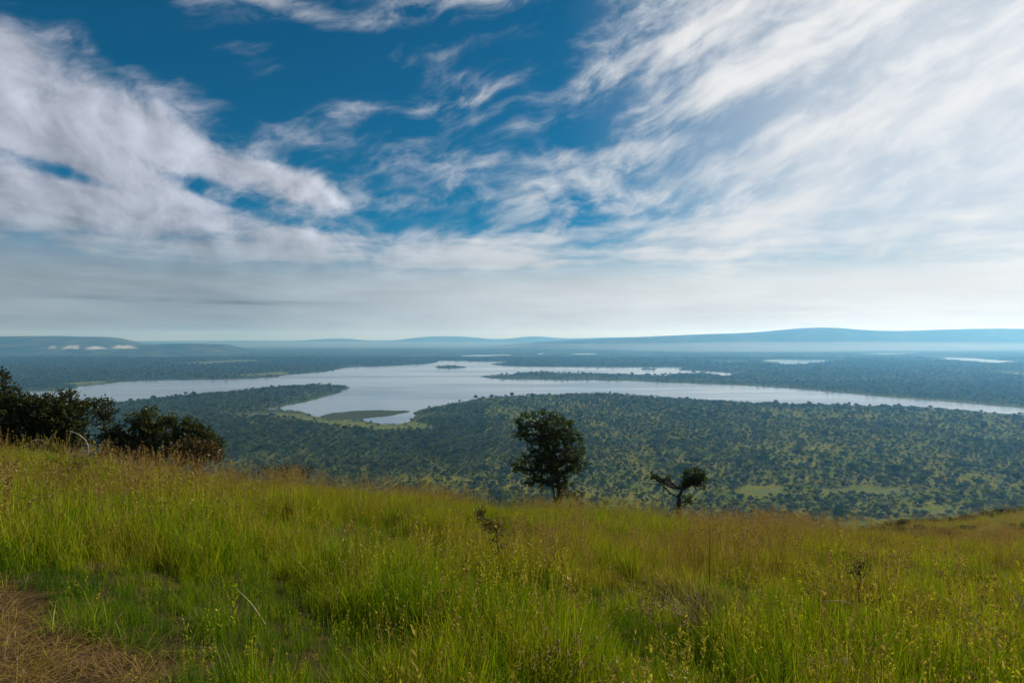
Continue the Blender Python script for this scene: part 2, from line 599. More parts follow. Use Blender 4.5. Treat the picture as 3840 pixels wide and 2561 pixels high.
bs = n.new('ShaderNodeBsdfDiffuse')
n.put(bs.inputs[0], c)
bmp = n.new('ShaderNodeBump')
bmp.inputs['Strength'].default_value = 0.8
bmp.inputs['Distance'].default_value = 0.06
n.l.new(n.noise(pos, 9.0, 6, 0.65), bmp.inputs['Height'])
n.l.new(bmp.outputs[0], bs.inputs['Normal'])
n.l.new(bs.outputs[0], out.inputs[0])

# water
M_WATER, n, out = new_mat('lake_water')
geo = n.new('ShaderNodeNewGeometry')
p = n.new('ShaderNodeBsdfPrincipled')
p.inputs['Base Color'].default_value = (0.13, 0.155, 0.18, 1)
p.inputs['IOR'].default_value = 1.33
calm = n.noise(n.v('MULTIPLY', geo.outputs['Position'], (0.0006, 0.0030, 0)), 1.0, 5, 0.6)
n.put(p.inputs['Roughness'], n.ss(calm, 0.36, 0.62, 0.06, 0.22))
bmp = n.new('ShaderNodeBump')
bmp.inputs['Strength'].default_value = 0.25
bmp.inputs['Distance'].default_value = 1.0
n.l.new(n.noise(geo.outputs['Position'], 0.06, 4, 0.6), bmp.inputs['Height'])
n.l.new(bmp.outputs[0], p.inputs['Normal'])
n.l.new(p.outputs[0], out.inputs[0])

# ================================================================== ground sheet
FAR = 23500.0
az_front = np.radians(np.linspace(-58, 58, 640))
az_back = np.radians(np.linspace(58, 302, 92))[1:-1]
az = np.concatenate([az_front, az_back])
rings = [0.0, 0.6]
while rings[-1] < 620:
    rings.append(rings[-1] * 1.034 if rings[-1] > 4 else rings[-1] + 0.25)
d = HC * FPX / rings[-1]
while d > 21.5:
    d -= 2.0 if d < 420 else 3.0
    rings.append(HC * FPX / d)
rings[-1] = FAR
rings = np.array(rings[1:])
R, A = np.meshgrid(rings, az, indexing='ij')
gx, gy = R * np.sin(A), R * np.cos(A)
gsd = np.full(gx.shape, 400.0)
msk = (R > 600) & (gy > 300) & (np.abs(gx) < gy * 1.7)
gsd[msk] = shore(gx[msk], gy[msk])
gh = height(gx, gy, gsd)
nr, na = gx.shape
verts = np.stack([gx.ravel(), gy.ravel(), gh.ravel()], 1)
verts = np.vstack([verts, [[0, 0, gz(0.0, 0.01)]]])
i, j = np.meshgrid(np.arange(nr - 1), np.arange(na), indexing='ij')
jn = (j + 1) % na
quads = np.stack([i * na + j, i * na + jn, (i + 1) * na + jn, (i + 1) * na + j], -1).reshape(-1, 4)
cap = np.stack([np.full(na, nr * na), np.arange(na), (np.arange(na) + 1) % na, (np.arange(na) + 1) % na], 1)
me = np_mesh('ground', verts, quads[:, ::-1], smooth=True)


def padded(v):
    return np.concatenate([v.ravel(), [0.0]])


mead = np.zeros(gx.shape)
reed = np.zeros(gx.shape)
gxm, gym = gx[msk], gy[msk]
mm = np.zeros(gxm.shape, dtype=bool)
jx = gxm + 34 * (vnoise(gxm / 26, gym / 26) - 0.5)
jy = gym + 60 * (vnoise(gxm / 26 + 7, gym / 26) - 0.5)
for pl in MEADOW:
    mm |= in_poly(pl, jx, jy)
mead[msk] = mm
reed[msk] = in_poly(REED, jx, gym + (jy - gym) * 0.5)
rid = ridge(gx, gy)
hillside = smoothstep(0.0, 10.0, rid - 4.0)
near = smoothstep(45, 30, R)
woods = smoothstep(1500, 3600, R + 900 * (fbm(gx / 500, gy / 500, 3) - 0.5)) * (1 - hillside)
woods = np.where((gx < -0.05 * gy) & (R > 900), np.maximum(woods, 0.8 * smoothstep(700, 1300, R)), woods) * (1 - hillside)  # left plain darkened: cloud shadow put into the woodland colour
for nm, v in (('meadow', mead), ('reed', reed), ('hillside', hillside), ('near', near), ('woods', woods)):
    fattr(me, nm, padded(v))
ground = link('ground', me, [M_GROUND])
tag(ground, 'grassy ridge falling to a wide wooded plain', kind='structure')

me = np_mesh('lake', [(-23000, -23000, 0), (23000, -23000, 0), (23000, 23000, 0), (-23000, 23000, 0)], [(0, 1, 2, 3)])
lake = link('lake', me, [M_WATER])
tag(lake, 'pale still lake with long bays and side pools on the plain', kind='structure')

# ================================================================== far hills
M_HILL, n, out = new_mat('wooded_hill')
geo = n.new('ShaderNodeNewGeometry')
h1 = n.noise(geo.outputs['Position'], 0.004, 6, 0.6)
c = n.mix(n.ss(h1, 0.4, 0.65), (0.018, 0.032, 0.014), (0.065, 0.07, 0.030))
bs = n.new('ShaderNodeBsdfDiffuse')
n.put(bs.inputs[0], c)
n.l.new(bs.outputs[0], out.inputs[0])


def hill(prof, Y, depth, label, seed=0, rough=0.10):
    """a ridge of hills: prof lists (photo column, photo row) of its skyline, Y its distance"""
    xs = np.array([p[0] for p in prof], float)
    ys = np.array([p[1] for p in prof], float)
    cols = np.linspace(xs[0], xs[-1], 260)
    rows = np.interp(cols, xs, ys)
    k = np.ones(9) / 9
    rows = np.convolve(np.pad(rows, 4, mode='edge'), k, mode='valid')
    top = np.array([at(c_, r_, Y).z for c_, r_ in zip(cols, rows)])
    s = np.linspace(-1, 1, 41)
    S, Cc = np.meshgrid(s, cols, indexing='ij')
    T = np.broadcast_to(top, S.shape)
    YY = Y + S * depth
    X = (Cc - 1920) / FPX * Y * (1 + S * depth / Y * 0.6)
    prof_s = np.where(S < 0, smoothstep(-1, -0.02, S) ** 0.85, 1 - smoothstep(0.15, 1, S))
    nz = fbm(X / 520 + seed, YY / 700 + seed, 4) - 0.5
    Z = (T + 4) * prof_s * (1 + rough * 3 * nz * (1 - prof_s ** 3)) - 4
    na_, nb_ = S.shape
    i_, j_ = np.meshgrid(np.arange(na_ - 1), np.arange(nb_ - 1), indexing='ij')
    q = np.stack([i_ * nb_ + j_, i_ * nb_ + j_ + 1, (i_ + 1) * nb_ + j_ + 1, (i_ + 1) * nb_ + j_], -1).reshape(-1, 4)
    o = link('hill', np_mesh('hill', np.stack([X.ravel(), YY.ravel(), Z.ravel()], 1), q, smooth=True), [M_HILL])
    tag(o, label, kind='structure')
    return o


hill([(-1500, 1275), (-900, 1258), (-400, 1266), (0, 1261), (200, 1260), (300, 1263), (395, 1264), (440, 1270), (475, 1280), (505, 1292), (560, 1312), (640, 1345)],
     8200, 1900, 'flat-topped blue hill beyond the lake arm, behind the bushes', 1)
hill([(430, 1345), (480, 1310), (540, 1294), (600, 1290), (700, 1289), (800, 1291), (845, 1292), (880, 1305), (930, 1316), (1020, 1340)],
     7600, 1200, 'low flat-topped hill beside the larger flat-topped hill', 4)
hill([(560, 1310), (760, 1290), (860, 1277), (940, 1279), (1080, 1286), (1160, 1271), (1200, 1274), (1270, 1267), (1340, 1274), (1420, 1282),
      (1500, 1274), (1580, 1262), (1660, 1261), (1740, 1261), (1800, 1268), (1880, 1275), (1950, 1264), (2000, 1258), (2060, 1265), (2140, 1270), (2240, 1266),
      (2400, 1264), (2600, 1262), (3000, 1262), (3500, 1270), (4000, 1290)], 17000, 2600, 'far hazy line of low blue hills', 9)
hill([(1500, 1330), (1800, 1300), (2100, 1278), (2300, 1268), (2450, 1262), (2600, 1255), (2720, 1251), (2800, 1249), (2900, 1242), (2960, 1234), (3040, 1228),
      (3120, 1228), (3180, 1233), (3260, 1240), (3400, 1241), (3560, 1235), (3700, 1232), (3840, 1233), (4100, 1236), (4700, 1246), (5600, 1262)],
     9900, 2300, 'long blue mountain with a rounded top', 14)

# ================================================================== plant building blocks
class Wood:
    """tubes collected into one mesh"""
    def __init__(self):
        self.v, self.f = [], []

    def tube(self, pts, radii, sides=6):
        pts = [Vector(p) for p in pts]
        base = len(self.v)
        prev = None
        for k_, p_ in enumerate(pts):
            a = pts[max(k_ - 1, 0)]
            b = pts[min(k_ + 1, len(pts) - 1)]
            t = (b - a).normalized()
            ref = prev if prev is not None else (Vector((1, 0, 0)) if abs(t.x) < 0.8 else Vector((0, 1, 0)))
            u = (ref - t * ref.dot(t)).normalized()
            prev = u
            w = t.cross(u)
            for s_ in range(sides):
                a_ = 2 * math.pi * s_ / sides
                self.v.append(p_ + (u * math.cos(a_) + w * math.sin(a_)) * radii[k_])
        for k_ in range(len(pts) - 1):
            for s_ in range(sides):
                s2 = (s_ + 1) % sides
                self.f.append((base + k_ * sides + s_, base + k_ * sides + s2, base + (k_ + 1) * sides + s2, base + (k_ + 1) * sides + s_))

    def limb(self, a, b, r0, r1, sides=6, bend=0.12, n=6):
        a, b = Vector(a), Vector(b)
        L = (b - a).length
        off = Vector((random.gauss(0, 1), random.gauss(0, 1), random.gauss(0, 0.6))) * L * bend
        pts = []
        for k_ in range(n + 1):
            t = k_ / n
            pts.append(a.lerp(b, t) + off * math.sin(math.pi * t) + Vector((random.gauss(0, 1), random.gauss(0, 1), random.gauss(0, 1))) * L * 0.015 * (0 < k_ < n))
        self.tube(pts, [r0 + (r1 - r0) * (k_ / n) for k_ in range(n + 1)], sides)
        return pts

    def mesh(self, name):
        return np_mesh(name, [tuple(p_) for p_ in self.v], self.f, smooth=True)


def leaves_mesh(name, centers, dirs, length, width, rng, rnd=None):
    """one diamond-shaped folded leaf per centre"""
    n_ = len(centers)
    centers = np.asarray(centers, float)
    dirs = np.asarray(dirs, float)
    dirs = dirs / np.maximum(np.linalg.norm(dirs, axis=1, keepdims=True), 1e-6)
    r = rng.normal(size=(n_, 3))
    side = np.cross(dirs, r)
    side /= np.maximum(np.linalg.norm(side, axis=1, keepdims=True), 1e-6)
    nrm = np.cross(dirs, side)
    L = (length * rng.uniform(0.65, 1.35, n_))[:, None]
    Wd = (width * rng.uniform(0.7, 1.3, n_))[:, None]
    v = np.empty((n_, 4, 3))
    v[:, 0] = centers
    v[:, 1] = centers + dirs * L * 0.5 + side * Wd * 0.5 + nrm * Wd * 0.12
    v[:, 2] = centers + dirs * L
    v[:, 3] = centers + dirs * L * 0.5 - side * Wd * 0.5 + nrm * Wd * 0.12
    me_ = np_mesh(name, v.reshape(-1, 3), np.arange(n_ * 4).reshape(-1, 4))
    q = rng.random(n_) if rnd is None else rnd
    fattr(me_, 'rnd', np.repeat(q, 4))
    return me_


def lobe_leaves(center, radii, n_twig, per, rng, twig=0.32, shell=0.55):
    """leaf roots and directions on short twigs spread through an ellipsoid, denser to the outside"""
    cs, ds = [], []
    tips = []
    for _ in range(n_twig):
        u = rng.normal(size=3)
        u /= np.linalg.norm(u)
        rr = shell + (1.0 - shell) * rng.random() ** 0.7 if rng.random() < 0.8 else rng.random()
        p_ = np.array(center) + u * np.array(radii) * rr
        td = u + rng.normal(size=3) * 0.5 + np.array((0, 0, 0.35))
        td /= np.linalg.norm(td)
        tl = twig * rng.uniform(0.6, 1.4)
        tips.append((p_, p_ + td * tl))
        for q in range(per):
            t = rng.random()
            cs.append(p_ + td * tl * t + rng.normal(size=3) * 0.03)
            ds.append(td * 0.6 + rng.normal(size=3) * 0.75)
    return cs, ds, tips


def px_tree(name, label, cat, base_px, Y, lobes, trunk, leaf, leaf_m, seed, density=1.0, depth=1.0, group=None, bark=None, extra=None, twig=0.24, r0=0.10):
    """a tree standing at distance Y; lobes (column, row, half width, half height, depth offset in m) and
    trunk (column, row) joints follow its habit as seen from the ridge"""
    rng = np.random.default_rng(seed)
    random.seed(seed)
    bx = (base_px - 1920) / FPX * Y
    root = Vector((bx, Y, gz(bx, Y) - 0.05))
    t_ = empty(name, root)
    tag(t_, label, cat, group)
    k_ = Y / FPX

    def loc(px, py, dyy=0.0):
        p_ = at(px, py, Y)
        return Vector((p_.x, p_.y + dyy, p_.z)) - root

    wood = Wood()
    tp = [Vector((0, 0, 0))] + [loc(*q) for q in trunk]
    rad = [r0 * (1.25 - 0.75 * i_ / max(len(tp) - 1, 1)) for i_ in range(len(tp))]
    dense = []
    for a, b in zip(tp[:-1], tp[1:]):
        for s_ in range(4):
            dense.append(a.lerp(b, s_ / 4) + Vector((random.gauss(0, 0.02), random.gauss(0, 0.02), 0)))
    dense.append(tp[-1])
    rr = np.interp(np.linspace(0, 1, len(dense)), np.linspace(0, 1, len(rad)), rad)
    wood.tube(dense, list(rr), 8)
    link('trunk', wood.mesh('trunk'), [bark or M_BARK], t_)
    br = Wood()
    C_, D_ = [], []
    for (lx, ly, hw, hh, dyy) in lobes:
        c_ = loc(lx, ly, dyy * depth)
        rx, rz = max(hw * k_ - twig * 0.3, 0.06), max(hh * k_ - twig * 0.3, 0.05)
        ry = (rx + rz) * 0.5 * depth
        # limb from the nearest trunk joint below the lobe
        cand = [p_ for p_ in dense if p_.z < c_.z + 0.1] or dense[:1]
        st = min(cand, key=lambda p_: (p_ - c_).length + 0.4 * max(0, c_.z - p_.z))
        pts = br.limb(st, c_, r0 * 0.5, r0 * 0.22, 6, 0.10)
        vol = rx * ry * rz
        nt = int(density * 150 * max(vol, 0.004) ** 0.62) + 5
        cs, ds, tips = lobe_leaves(tuple(c_), (rx, ry, rz), nt, 13, rng, twig)
        C_ += cs
        D_ += ds
        for q in range(min(len(tips), 14)):
            a, b = tips[q]
            br.limb(random.choice(pts[2:]), Vector(a), r0 * 0.16, r0 * 0.07, 4, 0.10, 4)
        for a, b in tips[14::3]:
            br.limb(Vector(a) - (Vector(b) - Vector(a)) * 0.8, Vector(b), r0 * 0.06, r0 * 0.03, 3, 0.05, 2)
    if extra:
        for path, ra, rb in extra:
            pts = [loc(*q) for q in path]
            br.tube(pts, list(np.linspace(ra, rb, len(pts))), 6)
    link('branches', br.mesh('branches'), [bark or M_BARK], t_)['kind'] = 'stuff'
    cr = leaves_mesh('crown', C_, D_, leaf, leaf * 0.55, rng, rnd=np.clip(rng.random(len(C_)) ** 1.3, 0, 1))
    link('crown', cr, [leaf_m], t_)
    return t_


# lone tree at the lip of the slope
px_tree('lone_tree', 'dark leafy tree with a leaning rounded crown at the lip of the slope', 'tree', 2095, 29.0,
        [(1995, 1580, 62, 34, 0), (2060, 1572, 55, 30, 0.2), (1950, 1600, 26, 30, 0), (1960, 1635, 30, 18, 0.1), (2100, 1610, 52, 45, -0.2), (2135, 1622, 34, 42, 0.1),
         (2025, 1640, 40, 44, 0.3), (2060, 1650, 44, 50, 0), (2055, 1735, 50, 40, 0.1), (2150, 1680, 42, 52, 0), (2085, 1690, 62, 52, 0.3), (2045, 1720, 46, 40, -0.3), (2175, 1725, 24, 40, 0), (2110, 1745, 60, 44, 0.1),
         (1985, 1735, 50, 30, 0), (1948, 1752, 34, 18, 0), (1998, 1655, 26, 30, 0.1), (2018, 1698, 22, 22, 0.1),  (2020, 1770, 46, 26, 0.1), (2140, 1765, 30, 24, 0.2), (2005, 1802, 40, 22, 0.1), (2070, 1790, 50, 30, -0.2),
         (2055, 1818, 34, 20, 0.2), (2120, 1812, 30, 22, 0)],
        [(2095, 1880), (2098, 1840), (2092, 1800), (2075, 1740), (2055, 1670), (2030, 1600)], 0.13, M_LEAF, 21, density=0.85, r0=0.15,
        extra=[([(2080, 1885, 0), (2078, 1850, 0.1), (2070, 1810, 0.1), (2050, 1790, 0.1)], 0.06, 0.03),
               ([(2150, 1775, 0), (2185, 1765, 0), (2210, 1742, 0)], 0.03, 0.008)])
# low yellow-leaved shrub at its foot
px_tree('shrub', 'small yellow-tipped shrub growing at the foot of the lone tree', 'shrub', 2140, 28.3,
        [(2140, 1852, 34, 20, 0), (2165, 1868, 22, 14, 0.1), (2110, 1868, 20, 16, 0)], [(2140, 1880), (2140, 1865)], 0.10, M_DRYLEAF, 22, density=1.0, r0=0.03)
# gnarled small tree
px_tree('gnarled_tree', 'small gnarled tree with one leafy ball and bare crooked branches', 'tree', 2548, 30.0,
        [(2602, 1782, 42, 24, 0), (2570, 1818, 20, 12, 0.1), (2580, 1792, 22, 18, 0.1), (2625, 1790, 20, 22, -0.1), (2600, 1812, 34, 14, 0.1), (2632, 1818, 16, 14, 0), (2640, 1795, 14, 16, 0.1), (2590, 1882, 26, 12, 0.2),
         (2500, 1795, 12, 10, 0), (2450, 1785, 10, 8, 0), (2480, 1805, 10, 6, 0)],
        [(2546, 1890), (2548, 1860), (2558, 1835)], 0.095, M_LEAF, 23, density=2.2, r0=0.14, twig=0.2,
        extra=[([(2546, 1866, 0), (2515, 1850, 0), (2490, 1828, 0), (2465, 1800, 0.1), (2450, 1778, 0)], 0.055, 0.016),
               ([(2490, 1828, 0), (2500, 1805, 0.1), (2515, 1800, 0), (2508, 1785, 0)], 0.03, 0.008),
               ([(2465, 1812, 0), (2440, 1815, 0), (2425, 1812, 0)], 0.022, 0.008),
               ([(2450, 1780, 0), (2430, 1790, 0), (2412, 1795, 0)], 0.016, 0.005),
               ([(2558, 1835, 0), (2570, 1815, 0), (2590, 1812, 0), (2625, 1822, 0)], 0.05, 0.02),
               ([(2552, 1900, 0), (2580, 1890, 0.1), (2605, 1875, 0.1), (2622, 1862, 0.1)], 0.03, 0.008),
               ([(2590, 1884, 0.1), (2605, 1888, 0.1), (2620, 1882, 0.1)], 0.015, 0.006)])

# bushes on the left edge of the ridge
px_tree('bush', 'tall broad dark bush with a raised tuft where the ridge is highest', 'bush', 60, 21.5,
        [(5, 1425, 25, 32, 0), (-30, 1470, 57, 46, 0), (20, 1500, 63, 36, 0.2), (75, 1520, 57, 41, 0), (140, 1530, 57, 46, 0.2), (40, 1570, 80, 57, -0.2),
         (-60, 1560, 91, 80, 0), (110, 1590, 68, 52, 0.1), (0, 1610, 68, 41, -0.3), (-130, 1500, 80, 68, 0.3), (20, 1645, 80, 34, -0.2), (100, 1645, 60, 34, 0.1), (-80, 1640, 80, 40, 0)],
        [(60, 1640), (50, 1580), (30, 1520)], 0.115, M_BUSHLEAF, 31, density=1.9, r0=0.10)
px_tree('bush', 'wide rounded brownish bush above two bleached curved branches', 'bush', 220, 21.8,
        [(190, 1520, 64, 46, 0), (250, 1512, 52, 41, 0.2), (225, 1560, 87, 62, -0.1), (160, 1590, 64, 46, 0.2), (290, 1560, 39, 57, 0.1), (255, 1610, 62, 41, 0), (200, 1630, 68, 32, -0.1), (200, 1665, 80, 30, 0), (270, 1655, 60, 34, 0.1), (150, 1650, 50, 30, 0)],
        [(220, 1660), (222, 1610), (225, 1560)], 0.11, M_BUSHLEAF, 32, density=1.9, r0=0.09)
px_tree('bush', 'bush with a leaning arched top beside the gap in the bushes', 'bush', 395, 22.6,
        [(345, 1510, 25, 16, 0), (385, 1522, 39, 27, 0), (400, 1548, 27, 27, 0.1), (360, 1550, 34, 23, 0.1), (385, 1590, 34, 25, 0.1), (400, 1630, 39, 34, 0), (440, 1625, 30, 32, 0), (420, 1670, 57, 34, 0), (430, 1700, 60, 28, 0), (460, 1665, 40, 30, 0)],
        [(400, 1690), (405, 1640), (390, 1580)], 0.105, M_BUSHLEAF, 33, density=1.3, r0=0.07)
px_tree('bush', 'dark spiky-topped bush rising from the grass left of the open slope', 'bush', 590, 23.0,
        [(560, 1552, 21, 23, 0), (510, 1580, 41, 30, 0), (565, 1585, 46, 41, 0.1), (635, 1588, 25, 27, 0), (600, 1620, 68, 48, 0), (530, 1640, 57, 41, 0.2), (480, 1640, 41, 39, -0.1), (570, 1680, 80, 46, 0), (590, 1715, 90, 30, 0), (500, 1690, 60, 34, 0), (650, 1660, 40, 34, 0.1)],
        [(590, 1720), (585, 1650), (575, 1600)], 0.11, M_BUSHLEAF, 34, density=1.9, r0=0.08)
px_tree('bush', 'dark bush with two peaked tufts at the open end of the bush row', 'bush', 730, 23.3,
        [(705, 1583, 23, 21, 0), (720, 1605, 39, 30, 0), (755, 1625, 30, 27, 0.1), (700, 1640, 52, 39, 0), (760, 1665, 46, 39, 0), (815, 1660, 16, 25, 0), (812, 1690, 23, 34, 0), (720, 1700, 91, 41, 0.2)],
        [(730, 1740), (725, 1670), (715, 1620)], 0.11, M_BUSHLEAF, 35, density=1.9, r0=0.08)
px_tree('dry_bush', 'low bush with yellowed dry leaves in front of the dark peaked bush', 'bush', 740, 21.6,
        [(660, 1690, 46, 25, 0), (720, 1680, 57, 25, 0), (780, 1690, 41, 27, 0), (740, 1715, 91, 30, -0.1), (815, 1705, 21, 25, 0)],
        [(740, 1745), (738, 1715)], 0.105, M_DRYLEAF, 36, density=1.9, r0=0.05)
px_tree('dry_shrub', 'thin brown shrub in the tall grass before the rounded brownish bush', 'shrub', 250, 16.0,
        [(200, 1730, 46, 26, 0), (270, 1715, 50, 26, 0), (330, 1735, 46, 30, 0), (240, 1765, 70, 26, 0)],
        [(250, 1800), (255, 1760)], 0.06, M_DRYLEAF, 37, density=0.7, r0=0.025, twig=0.22)
px_tree('dry_shrub', 'low reddish brown shrub at the grass edge past the bush row', 'shrub', 1080, 21.0,
        [(980, 1768, 34, 14, 0), (1050, 1765, 46, 18, 0), (1130, 1768, 46, 18, 0), (1080, 1785, 90, 16, 0)],
        [(1080, 1805), (1080, 1785)], 0.07, M_DRYLEAF, 38, density=0.8, r0=0.025, twig=0.22)
px_tree('forb', 'dark seed-headed weed standing above the grass in mid slope', 'weed', 1850, 11.0,
        [(1815, 1945, 28, 26, 0), (1850, 1975, 26, 20, 0), (1885, 1985, 18, 34, 0), (1870, 2030, 24, 34, 0), (1830, 1970, 22, 18, 0), (1800, 1930, 14, 10, 0)],
        [(1868, 2060), (1862, 1990), (1840, 1955)], 0.04, M_DRYLEAF, 39, density=1.6, r0=0.012, twig=0.10)
px_tree('forb', 'small dark weed in the bright grass of the open slope', 'weed', 3220, 9.0,
        [(3215, 2105, 10, 12, 0), (3225, 2125, 13, 14, 0), (3215, 2150, 10, 10, 0)],
        [(3220, 2170), (3220, 2120)], 0.035, M_BUSHLEAF, 40, density=1.6, r0=0.010, twig=0.10)


# bleached curved branches by the bushes
def dead_branch(label, path, Y, ra, rb):
    w = Wood()
    p0 = at(path[0][0], path[0][1], Y)
    pts = [at(q[0], q[1], Y + (q[2] if len(q) > 2 else 0)) - p0 for q in path]
    w.tube(pts, list(np.linspace(ra, rb, len(pts))), 7)
    o = link('dead_branch', w.mesh('dead_branch'), [M_PALE])
    o.location = p0
    return tag(o, label, 'branch', 'bleached branches under the bushes')


dead_branch('bleached bare branch bowing down into the grass', [(150, 1678), (165, 1668), (180, 1655), (190, 1640), (200, 1628), (215, 1618)], 19.6, 0.036, 0.012)
dead_branch('bleached branch arching over towards the gap in the bushes', [(332, 1700), (330, 1672), (320, 1650), (300, 1632), (280, 1622), (258, 1616)], 20.0, 0.03, 0.010)
dead_branch('thin pale twig lying across the foot of the rounded bush', [(118, 1655), (140, 1649), (160, 1650), (175, 1648)], 19.8, 0.025, 0.012)


# ================================================================== savanna trees on the plain
def savanna_tree_meshes(k_):
    rng = np.random.default_rng(100 + k_)
    flat = rng.uniform(0.42, 0.8)
    n_l = 210
    C_, D_, Rn = [], [], []
    nl = rng.integers(4, 8)
    lob = [(rng.uniform(-0.62, 0.62), rng.uniform(-0.62, 0.62), rng.uniform(-0.18, 0.3), rng.uniform(0.34, 0.55)) for _ in range(nl)]
    for _ in range(n_l):
        lx, ly, lz, lr = lob[rng.integers(nl)]
        u = rng.normal(size=3)
        u /= np.linalg.norm(u)
        if u[2] < -0.3 and rng.random() < 0.6:
            u[2] *= -1
        p_ = np.array((lx, ly, lz * flat * 1.6)) + u * np.array((lr, lr, lr * flat * 1.25)) * rng.uniform(0.75, 1.05)
        C_.append(p_ * 3.0 + np.array((0, 0, 3.6)))
        D_.append(u + rng.normal(size=3) * 0.9)
        Rn.append(rng.random())
    crown = leaves_mesh('crown', C_, D_, 1.35, 1.15, rng, rnd=np.array(Rn))
    random.seed(200 + k_)
    w = Wood()
    top = Vector((random.uniform(-0.3, 0.3), random.uniform(-0.3, 0.3), 2.4))
    w.limb((0, 0, -0.6), top, 0.24, 0.16, 5, 0.05, 3)
    for lx, ly, lz, lr in lob[:4]:
        w.limb(top, (lx * 3, ly * 3, 3.6 + lz), 0.12, 0.05, 4, 0.08, 2)
    return crown, w.mesh('trunk')


KINDS = [savanna_tree_meshes(k_) for k_ in range(8)]
for c_, t_ in KINDS:
    c_.materials.append(M_SAV)
    t_.materials.append(M_BARK)


def crest_row(px):
    return np.interp(px, [0, 830, 1300, 2000, 2700, 3300, 3840], [1640, 1745, 1825, 1890, 1925, 1975, 1990])


def scatter(y0, y1, step, half):
    ny = int((y1 - y0) / step)
    Ys = np.linspace(y0, y1, ny)
    xs_, ys_ = [], []
    for yv in Ys:
        w = yv * half
        nx = int(2 * w / step)
        xs_.append(np.linspace(-w, w, nx) + RNG.uniform(-0.55, 0.55, nx) * step)
        ys_.append(np.full(nx, yv) + RNG.uniform(-0.55, 0.55, nx) * step)
    return np.concatenate(xs_), np.concatenate(ys_)


def forest_weight(x, y):
    """how wooded the plain is, 0..1"""
    clump = fbm(x / 70 + 3, y / 70, 3)
    big = fbm(x / 420 + 8, y / 420 + 2, 3)
    w = smoothstep(0.28, 0.62, 0.55 * clump + 0.45 * big)
    leftw = smoothstep(0.25, -0.25, x / y - 0.02)  # denser trees on the left stand in for cloud shadow
    far = smoothstep(1100, 1900, y)
    return np.clip(0.15 + 0.55 * w + 0.45 * np.maximum(leftw * smoothstep(800, 1100, y), far), 0, 1)


xb, yb = scatter(560, 1250, 6.2, 1.12)
x1, y1 = scatter(560, 1500, 7.4, 1.12)
x2, y2 = scatter(1500, 2700, 10.5, 1.10)
x3, y3 = scatter(2700, 5600, 20.0, 1.08)
tx, ty = np.concatenate([xb, x1, x2, x3]), np.concatenate([yb, y1, y2, y3])
tsz = np.concatenate([np.full(len(xb), 0.34), np.full(len(x1), 1.0), np.full(len(x2), 1.15), np.full(len(x3), 1.45)])
keep = RNG.random(len(tx)) < forest_weight(tx, ty)
tx, ty, tsz = tx[keep], ty[keep], tsz[keep]
tsd = shore(tx, ty)
keep = (tsd > np.where((tx / ty > 0.35) & (ty < 2200), 22, 5)) & (ridge(tx, ty) < 3.0) & ~in_poly(REED, tx, ty)
for pl in MEADOW:
    keep &= ~in_poly(pl, tx + RNG.normal(size=len(tx)) * 3, ty) | (RNG.random(len(tx)) < 0.05)
for pl in PONDS[:9]:
    keep &= dist_poly(pl, tx, ty) > 130
tx, ty, tsz, tsd = tx[keep], ty[keep], tsz[keep], tsd[keep]
tz = height(tx, ty, tsd)
tsc = 0.76 * tsz * RNG.lognormal(-0.08, 0.42, len(tx)) * (0.72 + 0.5 * fbm(tx / 90, ty / 90 + 5, 2))
tsc = np.clip(tsc * (0.62 + 0.38 * smoothstep(0, 90, tsd)), 0.14, 2.6)
kid = RNG.integers(0, 8, len(tx))
rot = RNG.uniform(0, 6.283, len(tx))
sqz = RNG.uniform(0.8, 1.15, len(tx))

# the ones that show largest become things of their own
spx = 1920 + tx / ty * FPX
spy = HOR + (HC - tz) / ty * FPX
vis = (spx > 40) & (spx < 3800) & (spy - 3.5 * tsc / ty * FPX < crest_row(spx) - 6) & (spx > 860)
vis &= ~((spx > 1925) & (spx < 2210) & (spy < 1880)) & ~((spx > 2430) & (spx < 2650) & (spy > 1745))
size = np.where(vis, tsc / ty, 0)
order = np.argsort(-size)[:300]
single = np.zeros(len(tx), dtype=bool)
single[order] = True
GRP = 'savanna trees on the near part of the plain'
ox, oy = tx[order], ty[order]
nnd = np.array([np.sort(np.hypot(tx - a_, ty - b_))[1] for a_, b_ in zip(ox, oy)])
cld = np.min([dist_poly(pl, ox, oy) for pl in MEADOW[1:5]], axis=0)
big = tsc[order] > np.quantile(tsc[order], 0.75)
for k_, q in enumerate(order):
    e_ = empty('savanna_tree', (tx[q], ty[q], tz[q]))
    e_.rotation_euler = (0, 0, rot[q])
    e_.scale = (tsc[q], tsc[q], tsc[q] * sqz[q])
    sz_ = 'large spreading' if big[k_] else 'middling round'
    if cld[k_] < 14:
        lb = sz_ + ' dark green savanna tree on the edge of a grassy clearing'
    elif nnd[k_] > 8.5:
        lb = sz_ + ' dark green savanna tree standing apart on the plain below the ridge'
    elif nnd[k_] < 4.5:
        lb = sz_ + ' dark green savanna tree crowded into a thicket below the ridge'
    else:
        lb = sz_ + ' dark green savanna tree in open woodland below the ridge'
    tag(e_, lb, 'tree', GRP)
    cm, tm = KINDS[kid[q]]
    link('crown', cm, (), e_)
    link('trunk', tm, (), e_)


def hidden_set(name, meshes):
    c_ = bpy.data.collections.new(name)
    for k_, m_ in enumerate(meshes):
        o = bpy.data.objects.new('%s_%02d' % (name, k_), m_)
        c_.objects.link(o)
    return c_


